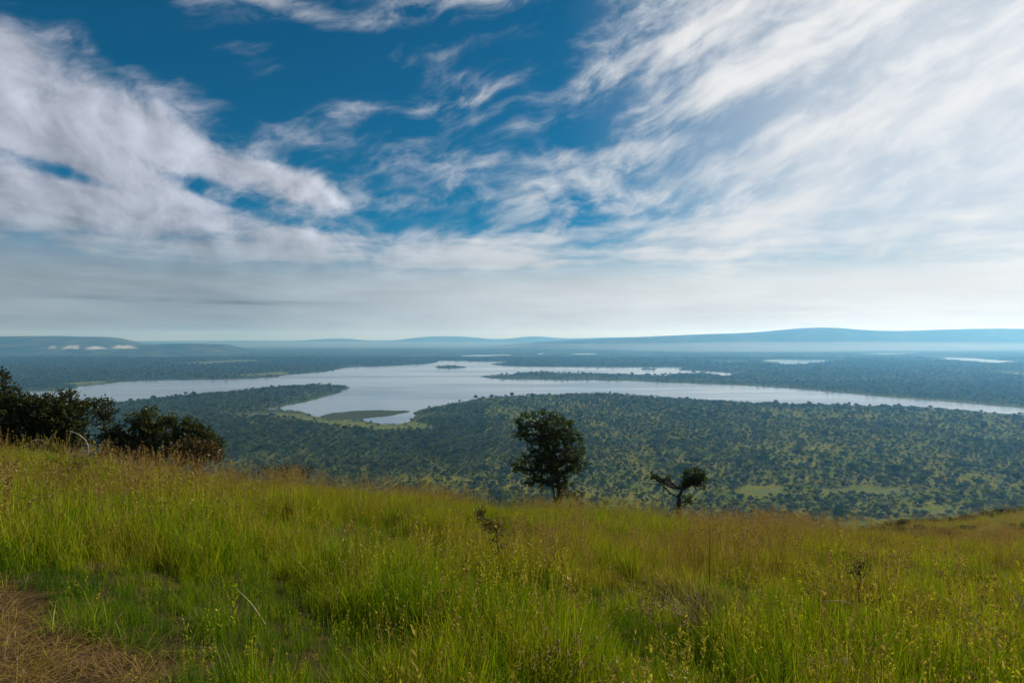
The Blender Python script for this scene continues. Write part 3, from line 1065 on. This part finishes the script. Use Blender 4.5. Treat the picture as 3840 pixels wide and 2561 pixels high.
def joined(a, b, name):
    """two meshes as one, keeping both materials"""
    va = np.array([v_.co[:] for v_ in a.vertices])
    vb = np.array([v_.co[:] for v_ in b.vertices])
    fa = [tuple(p_.vertices) for p_ in a.polygons]
    fb = [tuple(i_ + len(va) for i_ in p_.vertices) for p_ in b.polygons]
    me_ = np_mesh(name, np.vstack([va, vb]), fa + fb)
    r = np.zeros(len(a.vertices), dtype=np.float32)
    a.attributes['rnd'].data.foreach_get('value', r)
    fattr(me_, 'rnd', np.concatenate([r, np.zeros(len(vb))]))
    me_.materials.append(a.materials[0])
    me_.materials.append(b.materials[0])
    me_.polygons.foreach_set('material_index', np.array([0] * len(fa) + [1] * len(fb), dtype=np.int32))
    return me_


def instancer(name, coll, pts, rotv, scl, idx, extra=None):
    """one object: copies of the meshes in coll stood on the points"""
    me_ = bpy.data.meshes.new(name)
    me_.vertices.add(len(pts))
    me_.vertices.foreach_set('co', np.asarray(pts, np.float32).ravel())
    a = me_.attributes.new('rotv', 'FLOAT_VECTOR', 'POINT')
    a.data.foreach_set('vector', np.asarray(rotv, np.float32).ravel())
    a = me_.attributes.new('sclv', 'FLOAT_VECTOR', 'POINT')
    a.data.foreach_set('vector', np.asarray(scl, np.float32).ravel())
    a = me_.attributes.new('pick', 'INT', 'POINT')
    a.data.foreach_set('value', np.asarray(idx, np.int32))
    for k_, v_ in (extra or {}).items():
        fattr(me_, k_, v_)
    o = link(name, me_)
    g = bpy.data.node_groups.new(name + '_nodes', 'GeometryNodeTree')
    g.interface.new_socket('Geometry', in_out='INPUT', socket_type='NodeSocketGeometry')
    g.interface.new_socket('Geometry', in_out='OUTPUT', socket_type='NodeSocketGeometry')
    gi, go = g.nodes.new('NodeGroupInput'), g.nodes.new('NodeGroupOutput')
    ci = g.nodes.new('GeometryNodeCollectionInfo')
    ci.inputs['Collection'].default_value = coll
    ci.inputs['Separate Children'].default_value = True
    ci.inputs['Reset Children'].default_value = True
    ip = g.nodes.new('GeometryNodeInstanceOnPoints')
    ip.inputs['Pick Instance'].default_value = True

    def named(nm, ty_):
        nd = g.nodes.new('GeometryNodeInputNamedAttribute')
        nd.data_type = ty_
        nd.inputs['Name'].default_value = nm
        return nd.outputs['Attribute']

    g.links.new(gi.outputs[0], ip.inputs['Points'])
    g.links.new(ci.outputs[0], ip.inputs['Instance'])
    g.links.new(named('pick', 'INT'), ip.inputs['Instance Index'])
    e2r = g.nodes.new('FunctionNodeEulerToRotation')
    g.links.new(named('rotv', 'FLOAT_VECTOR'), e2r.inputs[0])
    g.links.new(e2r.outputs[0], ip.inputs['Rotation'])
    g.links.new(named('sclv', 'FLOAT_VECTOR'), ip.inputs['Scale'])
    g.links.new(ip.outputs[0], go.inputs[0])
    md = o.modifiers.new('copies', 'NODES')
    md.node_group = g
    return o


# reeds and low bushes along the marshy bay
rx_ = RNG.uniform(-900, -150, 9000)
ry_ = RNG.uniform(1330, 1800, 9000)
rsd = shore(rx_, ry_)
edge_d = np.minimum(dist_poly(REED, rx_, ry_), dist_poly(MEADOW[0], rx_, ry_))
rk = (rsd > 0.5) & (in_poly(REED, rx_, ry_) | in_poly(MEADOW[0], rx_, ry_) | (edge_d < 15)) & (RNG.random(9000) < 0.06 + 0.8 * np.exp(-np.minimum(edge_d, rsd) / 7.0))
nrk = int(rk.sum())
rsc = RNG.uniform(0.10, 0.36, nrk)
tx, ty, tsd = np.concatenate([tx, rx_[rk]]), np.concatenate([ty, ry_[rk]]), np.concatenate([tsd, rsd[rk]])
tz = np.concatenate([tz, height(rx_[rk], ry_[rk], rsd[rk])])
tsc = np.concatenate([tsc, rsc])
kid = np.concatenate([kid, RNG.integers(0, 8, nrk)])
rot = np.concatenate([rot, RNG.uniform(0, 6.283, nrk)])
sqz = np.concatenate([sqz, np.full(nrk, 0.9)])
single = np.concatenate([single, np.zeros(nrk, dtype=bool)])
tree_set = hidden_set('savanna_tree_kind', [joined(c_, t_, 'savanna_tree_kind') for c_, t_ in KINDS])
q = ~single
zz = np.zeros(q.sum())
woodland = instancer('woodland', tree_set, np.stack([tx[q], ty[q], tz[q]], 1), np.stack([zz, zz, rot[q]], 1),
                     np.stack([tsc[q], tsc[q], tsc[q] * sqz[q]], 1), kid[q])
tag(woodland, 'bushland and dense woodland covering the plain around the lake', kind='stuff')
print('savanna trees', len(tx), 'single', single.sum())


# ================================================================== foreground grass
M_GRASS, n, out = new_mat('grass_blade')
tone = n.attr('tone', 'INSTANCER')
f = n.add(n.add(tone, n.mul(n.sub(n.attr('rnd'), 0.5), 0.50)), n.mul(n.sub(n.attr('tip'), 0.5), 0.16))
c = n.ramp(f, [(0.0, (0.035, 0.085, 0.003)), (0.30, (0.115, 0.175, 0.004)), (0.54, (0.225, 0.225, 0.006)), (0.74, (0.235, 0.18, 0.030)), (0.90, (0.125, 0.072, 0.030)), (1.0, (0.185, 0.112, 0.050))])
hsh = n.m('FRACT', n.mul(n.attr('rnd'), 7.31))
c = n.v('SCALE', c, n.add(0.62, n.mul(hsh, 1.15)))
dfs = n.new('ShaderNodeBsdfDiffuse')
trl = n.new('ShaderNodeBsdfTranslucent')
n.put(dfs.inputs[0], c)
n.put(trl.inputs[0], n.mix(1.0, c, (1.1, 1.15, 0.6), 'MULTIPLY'))
gls = n.new('ShaderNodeBsdfGlossy')
gls.inputs['Roughness'].default_value = 0.4
gls.inputs[0].default_value = (1, 1, 1, 1)
m1 = n.new('ShaderNodeMixShader')
m1.inputs[0].default_value = 0.42
n.l.new(dfs.outputs[0], m1.inputs[1])
n.l.new(trl.outputs[0], m1.inputs[2])
m2 = n.new('ShaderNodeMixShader')
m2.inputs[0].default_value = 0.006
n.l.new(m1.outputs[0], m2.inputs[1])
n.l.new(gls.outputs[0], m2.inputs[2])
n.l.new(m2.outputs[0], out.inputs[0])


def blades(rng, count, spread, h0, h1, wid, lean, bend, flop=0.0, rnd_shift=0.0):
    """arrays for a tuft of tapering bent blades: 7 vertices, 3 faces (as quads) each"""
    root = rng.normal(size=(count, 2)) * spread * 0.5
    hgt_ = rng.uniform(h0, h1, count)
    a = rng.uniform(0, 6.283, count)
    ld = np.stack([np.cos(a), np.sin(a)], 1)
    ln = rng.normal(0, lean, count)[:, None] * ld
    bd = (rng.random(count) * bend)[:, None] * ld
    fa = rng.uniform(0, 6.283, count)
    side = np.stack([np.cos(fa), np.sin(fa), np.zeros(count)], 1)
    V = np.zeros((count, 7, 3))
    T = np.zeros((count, 7))
    for k_, (t, w) in enumerate(((0.0, 1.0), (0.4, 0.85), (0.75, 0.55), (1.0, 0.0))):
        h = hgt_ * t * (1 - flop * t)
        c_ = np.concatenate([root + (ln * t + bd * t * t) * hgt_[:, None], h[:, None]], 1)
        if k_ < 3:
            V[:, 2 * k_] = c_ - side * wid * w * 0.5
            V[:, 2 * k_ + 1] = c_ + side * wid * w * 0.5
            T[:, 2 * k_:2 * k_ + 2] = t
        else:
            V[:, 6] = c_
            T[:, 6] = 1
    r = np.repeat((rng.random(count) + rnd_shift)[:, None], 7, 1)
    return V, T, r


def tuft_mesh(name, groups, heads=None):
    vs, fs, ts, rs = [], [], [], []
    off = 0
    for V, T, r in groups:
        c_ = len(V)
        b = off + np.arange(c_)[:, None] * 7
        fs.append(np.concatenate([b + np.array([[0, 1, 3, 2]]), b + np.array([[2, 3, 5, 4]])], 0))
        tri = b + np.array([[4, 5, 6, 6]])
        fs.append(tri)
        vs.append(V.reshape(-1, 3))
        ts.append(T.ravel())
        rs.append(r.ravel())
        off += c_ * 7
    F = np.concatenate(fs, 0)
    quads_ = [tuple(q) if q[2] != q[3] else tuple(q[:3]) for q in F.tolist()]
    V = np.concatenate(vs, 0)
    T = np.concatenate(ts)
    Rr = np.concatenate(rs)
    if heads is not None:
        hv, ht, hr = heads
        k_ = len(V)
        V = np.vstack([V, hv])
        T = np.concatenate([T, ht])
        Rr = np.concatenate([Rr, hr])
        quads_ += [tuple(k_ + 4 * i_ + j_ for j_ in range(4)) for i_ in range(len(hv) // 4)]
    me_ = bpy.data.meshes.new(name)
    me_.from_pydata(V.tolist(), [], quads_)
    fattr(me_, 'tip', T)
    fattr(me_, 'rnd', Rr)
    me_.materials.append(M_GRASS)
    return me_


def seed_heads(rng, stems, wid, per):
    """little slanted spikelets along the top third of each stem"""
    hv, ht, hr = [], [], []
    V, T, r = stems
    for s_ in V:
        a, b = (s_[4] + s_[5]) / 2, s_[6]
        for _ in range(per):
            t = rng.random()
            p_ = a + (b - a) * (0.15 + 0.85 * t)
            dr = rng.normal(size=3) * 0.6 + np.array((0, 0, 0.9))
            dr /= np.linalg.norm(dr)
            sd_ = np.cross(dr, rng.normal(size=3))
            sd_ /= np.linalg.norm(sd_)
            L = rng.uniform(0.02, 0.045)
            hv += [p_, p_ + dr * L * 0.5 + sd_ * wid, p_ + dr * L, p_ + dr * L * 0.5 - sd_ * wid]
            ht += [2.0] * 4
            hr += [rng.uniform(0.65, 1.05)] * 4
    return np.array(hv), np.array(ht), np.array(hr)


G = np.random.default_rng(77)
tufts = []
for k_ in range(6):      # 0-5 leafy green tufts
    tufts.append(tuft_mesh('tuft', [blades(G, 30, 0.16, 0.28, 0.66, 0.0075, 0.18, 0.45), blades(G, 12, 0.20, 0.18, 0.40, 0.007, 0.30, 0.7, 0.15)]))
for k_ in range(5):      # 6-10 flowering tufts with brown seed heads
    st = blades(G, 6, 0.14, 0.55, 1.10, 0.0035, 0.13, 0.22, 0.0, 0.55)
    tufts.append(tuft_mesh('tuft', [blades(G, 20, 0.16, 0.30, 0.62, 0.006, 0.18, 0.4), st], seed_heads(G, st, 0.006, 13)))
for k_ in range(4):      # 11-14 dry flattened straw
    tufts.append(tuft_mesh('tuft', [blades(G, 34, 0.24, 0.16, 0.50, 0.006, 0.9, 1.3, 0.80)]))
for k_ in range(3):      # 15-17 broad arching green
    tufts.append(tuft_mesh('tuft', [blades(G, 26, 0.14, 0.35, 0.70, 0.009, 0.22, 0.95, 0.30)]))
tuft_set = hidden_set('tuft', tufts)

STRAW = np.array([hit_ground(*p_) for p_ in [(-250, 2190), (0, 2240), (120, 2275), (230, 2360), (300, 2440), (400, 2490), (560, 2575)]]
                 + [(-2.2, 2.2), (-8, 2.0), (-14, 6)])


def grass_points():
    out_ = []
    for (r0_, r1_, dens_, sc_) in ((1.2, 5.0, 75, 0.85), (5.0, 9.0, 60, 1.0), (9.0, 15.0, 46, 1.0), (15.0, 24.0, 36, 0.88), (24.0, 36.0, 24, 0.86), (36.0, 60.0, 3.0, 1.2)):
        area = 0.5 * (r1_ ** 2 - r0_ ** 2) * math.radians(122)
        n_ = int(area * dens_)
        r = np.sqrt(RNG.uniform(r0_ ** 2, r1_ ** 2, n_))
        a = RNG.uniform(-math.radians(61), math.radians(61), n_)
        out_.append(np.stack([r * np.sin(a), r * np.cos(a), np.full(n_, sc_)], 1))
    n_ = 26000                                            # the spur and the slope beyond the lip
    q_ = np.stack([RNG.uniform(8, 190, n_), RNG.uniform(42, 175, n_), RNG.uniform(1.3, 2.4, n_)], 1)
    q_ = q_[(q_[:, 0] / q_[:, 1] > 0.3) & (q_[:, 0] / q_[:, 1] < 1.35)]
    out_.append(q_)
    return np.concatenate(out_, 0)


gp = grass_points()
x, y, sc = gp.T
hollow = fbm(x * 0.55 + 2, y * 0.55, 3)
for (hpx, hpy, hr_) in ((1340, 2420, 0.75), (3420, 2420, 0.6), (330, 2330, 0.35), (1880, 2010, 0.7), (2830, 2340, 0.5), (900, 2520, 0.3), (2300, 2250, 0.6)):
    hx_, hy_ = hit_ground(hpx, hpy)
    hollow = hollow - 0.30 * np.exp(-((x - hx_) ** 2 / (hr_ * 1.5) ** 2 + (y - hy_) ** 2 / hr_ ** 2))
patch = fbm(x * 0.22 + 30, y * 0.22 + 4, 3)
fine = fbm(x * 1.3, y * 1.3 + 60, 2)
in_straw = in_poly(STRAW, x + (fine - 0.5) * 0.9, y + (hollow - 0.5) * 0.9)
near_straw = ~in_straw & (dist_poly(STRAW, x, y) < 0.8) & (y < 9)
rr_ = np.hypot(x, y)
edge = smoothstep(20, 30, y + 0.12 * x + 6 * (patch - 0.5))       # the crest is drier and in seed
pick = RNG.integers(0, 6, len(x))
seedy = RNG.random(len(x)) < (0.12 + 0.20 * smoothstep(0.5, 0.72, patch) + 0.32 * edge)
pick = np.where(seedy, RNG.integers(6, 11, len(x)), pick)
arch = RNG.random(len(x)) < 0.10 + 0.3 * near_straw
pick = np.where(arch & ~seedy, RNG.integers(15, 18, len(x)), pick)
dry = RNG.random(len(x)) < 0.025
pick = np.where(in_straw | dry, RNG.integers(11, 15, len(x)), pick)
tone_v = 0.42 + 0.6 * (patch - 0.5) + 0.5 * (fine - 0.5) + 0.10 * edge + RNG.normal(0, 0.07, len(x)) + 0.05 * smoothstep(6, 16, rr_)
tone_v = np.where(near_straw, tone_v - 0.16, tone_v)
tone_v = np.where(in_straw, 0.92 + RNG.normal(0, 0.08, len(x)), tone_v)
tone_v = np.where(dry & ~in_straw, 0.85, tone_v)
tone_v = np.where(rr_ > 34, tone_v - 0.02 + 0.6 * (fbm(x / 9, y / 9, 3) - 0.35), tone_v)
s_ = sc * RNG.uniform(0.75, 1.2, len(x)) * (0.46 + 0.85 * smoothstep(0.30, 0.60, hollow))
s_ = np.where(in_straw, RNG.uniform(0.5, 1.15, len(x)), s_)
z = height(x, y) - 0.02
tilt = RNG.normal(0, 0.09, (len(x), 2)) + np.where(in_straw[:, None], RNG.normal(0, 0.25, (len(x), 2)), 0)
tone_v = np.where(~in_straw & (hollow < 0.36), tone_v - 0.16, tone_v)  # hollows get a darker green, their shade put into the blade tone
ok = ~((hollow < 0.33) & (RNG.random(len(x)) < 0.3))
ok &= ~(in_straw & (RNG.random(len(x)) < 0.97 - 1.0 * smoothstep(0.36, 0.56, fbm(x * 2.2, y * 2.2, 2))))
grass = instancer('grass', tuft_set, np.stack([x, y, z], 1)[ok], np.stack([tilt[:, 0], tilt[:, 1], RNG.uniform(0, 6.283, len(x))], 1)[ok],
                  np.stack([s_, s_, s_ * np.where(in_straw, 0.8, 1.0)], 1)[ok], pick[ok], {'tone': tone_v[ok]})
tag(grass, 'tall green and straw-tipped grass covering the ridge', kind='stuff')
print('tufts', int(ok.sum()))

# brown hillside scrub on the spur beyond the lip (right)
n_ = 9000
sx = RNG.uniform(20, 230, n_)
sy = RNG.uniform(40, 210, n_)
okk = (sx / sy < 1.3) & (sx / sy > 0.25) & (fbm(sx / 14, sy / 14, 3) > 0.5)
sx, sy = sx[okk], sy[okk]
zz = np.zeros(len(sx))
sz = RNG.uniform(0.10, 0.36, len(sx))
scrub = instancer('hillside_scrub', tree_set, np.stack([sx, sy, height(sx, sy) - 0.6 * sz], 1), np.stack([zz, zz, RNG.uniform(0, 6.28, len(sx))], 1),
                  np.stack([sz, sz, sz * 0.8], 1), RNG.integers(0, 8, len(sx)))
tag(scrub, 'low dark scrub scattered over the brown spur below the ridge', kind='stuff')


# ================================================================== small things
M_STONE, n, out = new_mat('pale_stone')
tcn = n.new('ShaderNodeTexCoord')
nz = n.noise(tcn.outputs['Object'], 9.0, 6, 0.6)
p = n.new('ShaderNodeBsdfPrincipled')
n.put(p.inputs['Base Color'], n.mix(nz, (0.30, 0.27, 0.23), (0.55, 0.52, 0.47)))
p.inputs['Roughness'].default_value = 0.9
n.l.new(p.outputs[0], out.inputs[0])


def stone(loc, r, label, seed):
    import bmesh
    bm = bmesh.new()
    bmesh.ops.create_icosphere(bm, subdivisions=3, radius=r)
    for v_ in bm.verts:
        k_ = 1 + 0.55 * mnoise.noise(v_.co * (1.6 / r) + Vector((seed, 0, 0))) + 0.15 * mnoise.noise(v_.co * (5 / r))
        v_.co = Vector((v_.co.x * k_ * 1.2, v_.co.y * k_, v_.co.z * k_ * 0.75))
    me_ = bpy.data.meshes.new('stone')
    bm.to_mesh(me_)
    bm.free()
    o = link('stone', me_, [M_STONE])
    o.location = loc
    return tag(o, label, 'stone')


sx_, sy_ = hit_ground(3165, 2590)
stone((sx_, sy_, gz(sx_, sy_) + 0.30), 0.09, 'pale stone half hidden in the grass', 3)

M_STRAW, n, out = new_mat('dead_stalk')
tcn = n.new('ShaderNodeTexCoord')
bs = n.new('ShaderNodeBsdfDiffuse')
n.put(bs.inputs[0], n.mix(n.noise(tcn.outputs['Object'], 12.0, 3, 0.6), (0.32, 0.24, 0.13), (0.55, 0.46, 0.30)))
n.l.new(bs.outputs[0], out.inputs[0])


def stalk(label, p0, p1, Y0, Y1, r, mat=M_STRAW):
    a, b = at(*p0, Y0), at(*p1, Y1)
    w = Wood()
    mid = (a + b) / 2 + Vector((0, 0, (b - a).length * 0.06))
    w.tube([Vector((0, 0, 0)), (mid - a) * 0.5 + Vector((0, 0, 0.01)), mid - a, (mid + (b - mid) * 0.5) - a, b - a], [r, r, r * 0.8, r * 0.6, r * 0.3], 5)
    o = link('grass_stalk', w.mesh('grass_stalk'), [mat])
    o.location = a
    return tag(o, label, 'stalk')


stalk('pale broken straw stalk leaning over the green grass', (995, 2340), (885, 2205), 6.3, 6.7, 0.0045)
stalk('thin upright dark stalk rising out of the grass', (2660, 2190), (2662, 1950), 8.2, 8.4, 0.006, M_BARK)
stalk('long pale stalk slanting over the grass by the open slope', (3840, 2290), (3740, 2110), 7.0, 7.4, 0.007)
stalk('pale bent straw lying level across the grass tops', (3190, 2262), (3090, 2252), 7.6, 7.7, 0.006)
stalk('slanting pale straw deep in the grass', (3760, 2440), (3560, 2230), 5.8, 6.2, 0.006)

# arching clump of dead fern-like grass
cl = empty('dead_grass_clump', (0, 0, 0))
hx, hy = hit_ground(2640, 2400)
cl.location = (hx, hy, gz(hx, hy))
tag(cl, 'rounded arching clump of dead brown grass amid green blades', 'grass clump')
g_ = np.random.default_rng(5)
V, T, r = blades(g_, 420, 0.34, 0.75, 1.15, 0.007, 0.35, 0.85, 0.36)
me_ = tuft_mesh('blades', [(V, T, r * 0.4 + 0.72)])
me_.materials.clear()
M_DEAD, n, out = new_mat('dead_blade')
bs = n.new('ShaderNodeBsdfDiffuse')
n.put(bs.inputs[0], n.ramp(n.attr('rnd'), [(0.0, (0.05, 0.035, 0.02)), (0.8, (0.11, 0.075, 0.035)), (1.0, (0.28, 0.21, 0.11))]))
n.l.new(bs.outputs[0], out.inputs[0])
link('blades', me_, [M_DEAD], cl)



def seeding_clump(label, px, py, count, tall, lean, seed, mat):
    g2 = np.random.default_rng(seed)
    st = blades(g2, count, 0.45, tall * 0.6, tall, 0.0045, lean, 0.5, 0.12, 0.0)
    o = empty('seeding_grass', (0, 0, 0))
    hx2, hy2 = hit_ground(px, py)
    o.location = (hx2, hy2, gz(hx2, hy2))
    tag(o, label, 'grass clump')
    me3 = tuft_mesh('stalks', [st], seed_heads(g2, st, 0.006, 20))
    me3.materials.clear()
    link('stalks', me3, [mat], o)


M_PANICLE, n, out = new_mat('brown_panicle')
bs = n.new('ShaderNodeBsdfDiffuse')
n.put(bs.inputs[0], n.ramp(n.attr('rnd'), [(0.0, (0.16, 0.10, 0.04)), (0.6, (0.24, 0.165, 0.065)), (1.0, (0.34, 0.25, 0.12))]))
n.l.new(bs.outputs[0], out.inputs[0])
seeding_clump('pale seed-headed grass clump beside the dead arching clump', 2430, 2420, 46, 0.95, 0.30, 61, M_PANICLE)
seeding_clump('leaning straw-coloured grass clump at the foot of the open slope', 3640, 2540, 40, 0.95, 0.35, 62, M_PANICLE)
seeding_clump('small brown seed-headed clump low on the near slope', 2090, 2640, 24, 0.75, 0.25, 63, M_PANICLE)
seeding_clump('tall straw-coloured seed heads on the grass crest by the gnarled tree', 2330, 2010, 40, 1.15, 0.22, 64, M_PANICLE)

# ================================================================== small low clouds and the haze
def volume_mat(name, col, dens_, aniso):
    m, n_, o_ = new_mat(name)
    v_ = n_.new('ShaderNodeVolumePrincipled')
    v_.inputs['Color'].default_value = (*col, 1)
    v_.inputs['Density'].default_value = dens_
    v_.inputs['Anisotropy'].default_value = aniso
    v_.inputs['Absorption Color'].default_value = (1, 1, 1, 1)
    v_.inputs['Density Attribute'].default_value = ''
    n_.l.new(v_.outputs[0], o_.inputs['Volume'])
    try:
        m.cycles.homogeneous_volume = True
    except Exception:
        pass
    return m


M_HAZE = volume_mat('haze_air', (0.19, 0.55, 1.0), 0.92e-4, 0.4)
hz = 24500.0
zb, zt = -6.0, 372.0
vv = [(-hz, -hz, zb), (hz, -hz, zb), (hz, hz, zb), (-hz, hz, zb), (-hz, -hz, zt), (hz, -hz, zt), (hz, hz, zt), (-hz, hz, zt)]
ff = [(3, 2, 1, 0), (4, 5, 6, 7), (0, 1, 5, 4), (1, 2, 6, 5), (2, 3, 7, 6), (3, 0, 4, 7)]
haze = link('haze', np_mesh('haze', vv, ff), [M_HAZE])
tag(haze, 'thin blue haze filling the air over the plain', kind='stuff')

M_CLOUD = volume_mat('low_cloud', (1.0, 1.0, 1.0), 0.006, 0.2)


def low_cloud(px, py, w, h, Y, seed, label):
    import bmesh
    bm = bmesh.new()
    k_ = Y / FPX
    bmesh.ops.create_icosphere(bm, subdivisions=4, radius=1.0)
    for v_ in bm.verts:
        s2 = 1 + 0.75 * mnoise.noise(v_.co * 1.9 + Vector((seed * 3.1, 0, 0))) + 0.3 * mnoise.noise(v_.co * 5.0 + Vector((seed, 0, 0)))
        v_.co = Vector((v_.co.x * w * k_ * s2, v_.co.y * w * k_ * s2 * 0.8, max(v_.co.z, -0.45) * h * k_ * s2))
    me2 = bpy.data.meshes.new('low_cloud')
    bm.to_mesh(me2)
    bm.free()
    o = link('low_cloud', me2, [M_CLOUD])
    o.location = at(px, py, Y)
    return tag(o, label, 'cloud', 'scraps of low cloud against the flat-topped hill')


for (cx_, cy_, w_, h_, sd_, lb) in ((195, 1304, 15, 8, 1, 'smallest white scrap of low cloud before the flat-topped hill'),
                                    (268, 1304, 29, 9, 2, 'white scrap of low cloud next to the smallest one'),
                                    (362, 1306, 31, 9, 3, 'white scrap of low cloud below where the hilltop ends'),
                                    (465, 1303, 36, 8, 4, 'longest thin white scrap of cloud where the flat-topped hill drops away')):
    low_cloud(cx_, cy_, w_, h_, 6150, sd_, lb)


def mist(cx, Y, z, rx, ry, rz, dens_, label):
    import bmesh
    bm = bmesh.new()
    bmesh.ops.create_icosphere(bm, subdivisions=4, radius=1.0)
    for v_ in bm.verts:
        k_ = 1 + 0.35 * mnoise.noise(v_.co * 2.1 + Vector((cx * 0.001, 0, 0)))
        v_.co = Vector((v_.co.x * rx * k_, v_.co.y * ry, v_.co.z * rz * k_))
    me2 = bpy.data.meshes.new('mist')
    bm.to_mesh(me2)
    bm.free()
    o = link('mist', me2, [volume_mat('mist_air', (0.85, 0.93, 1.0), dens_, 0.3)])
    o.location = ((cx - 1920) / FPX * Y, Y, z)
    return tag(o, label, kind='stuff')


mist(3100, 7300, 75, 4200, 420, 70, 2.8e-4, 'pale mist lying along the foot of the long mountain')
mist(1350, 8600, 75, 3300, 400, 62, 2.6e-4, 'pale mist lying before the far hills')
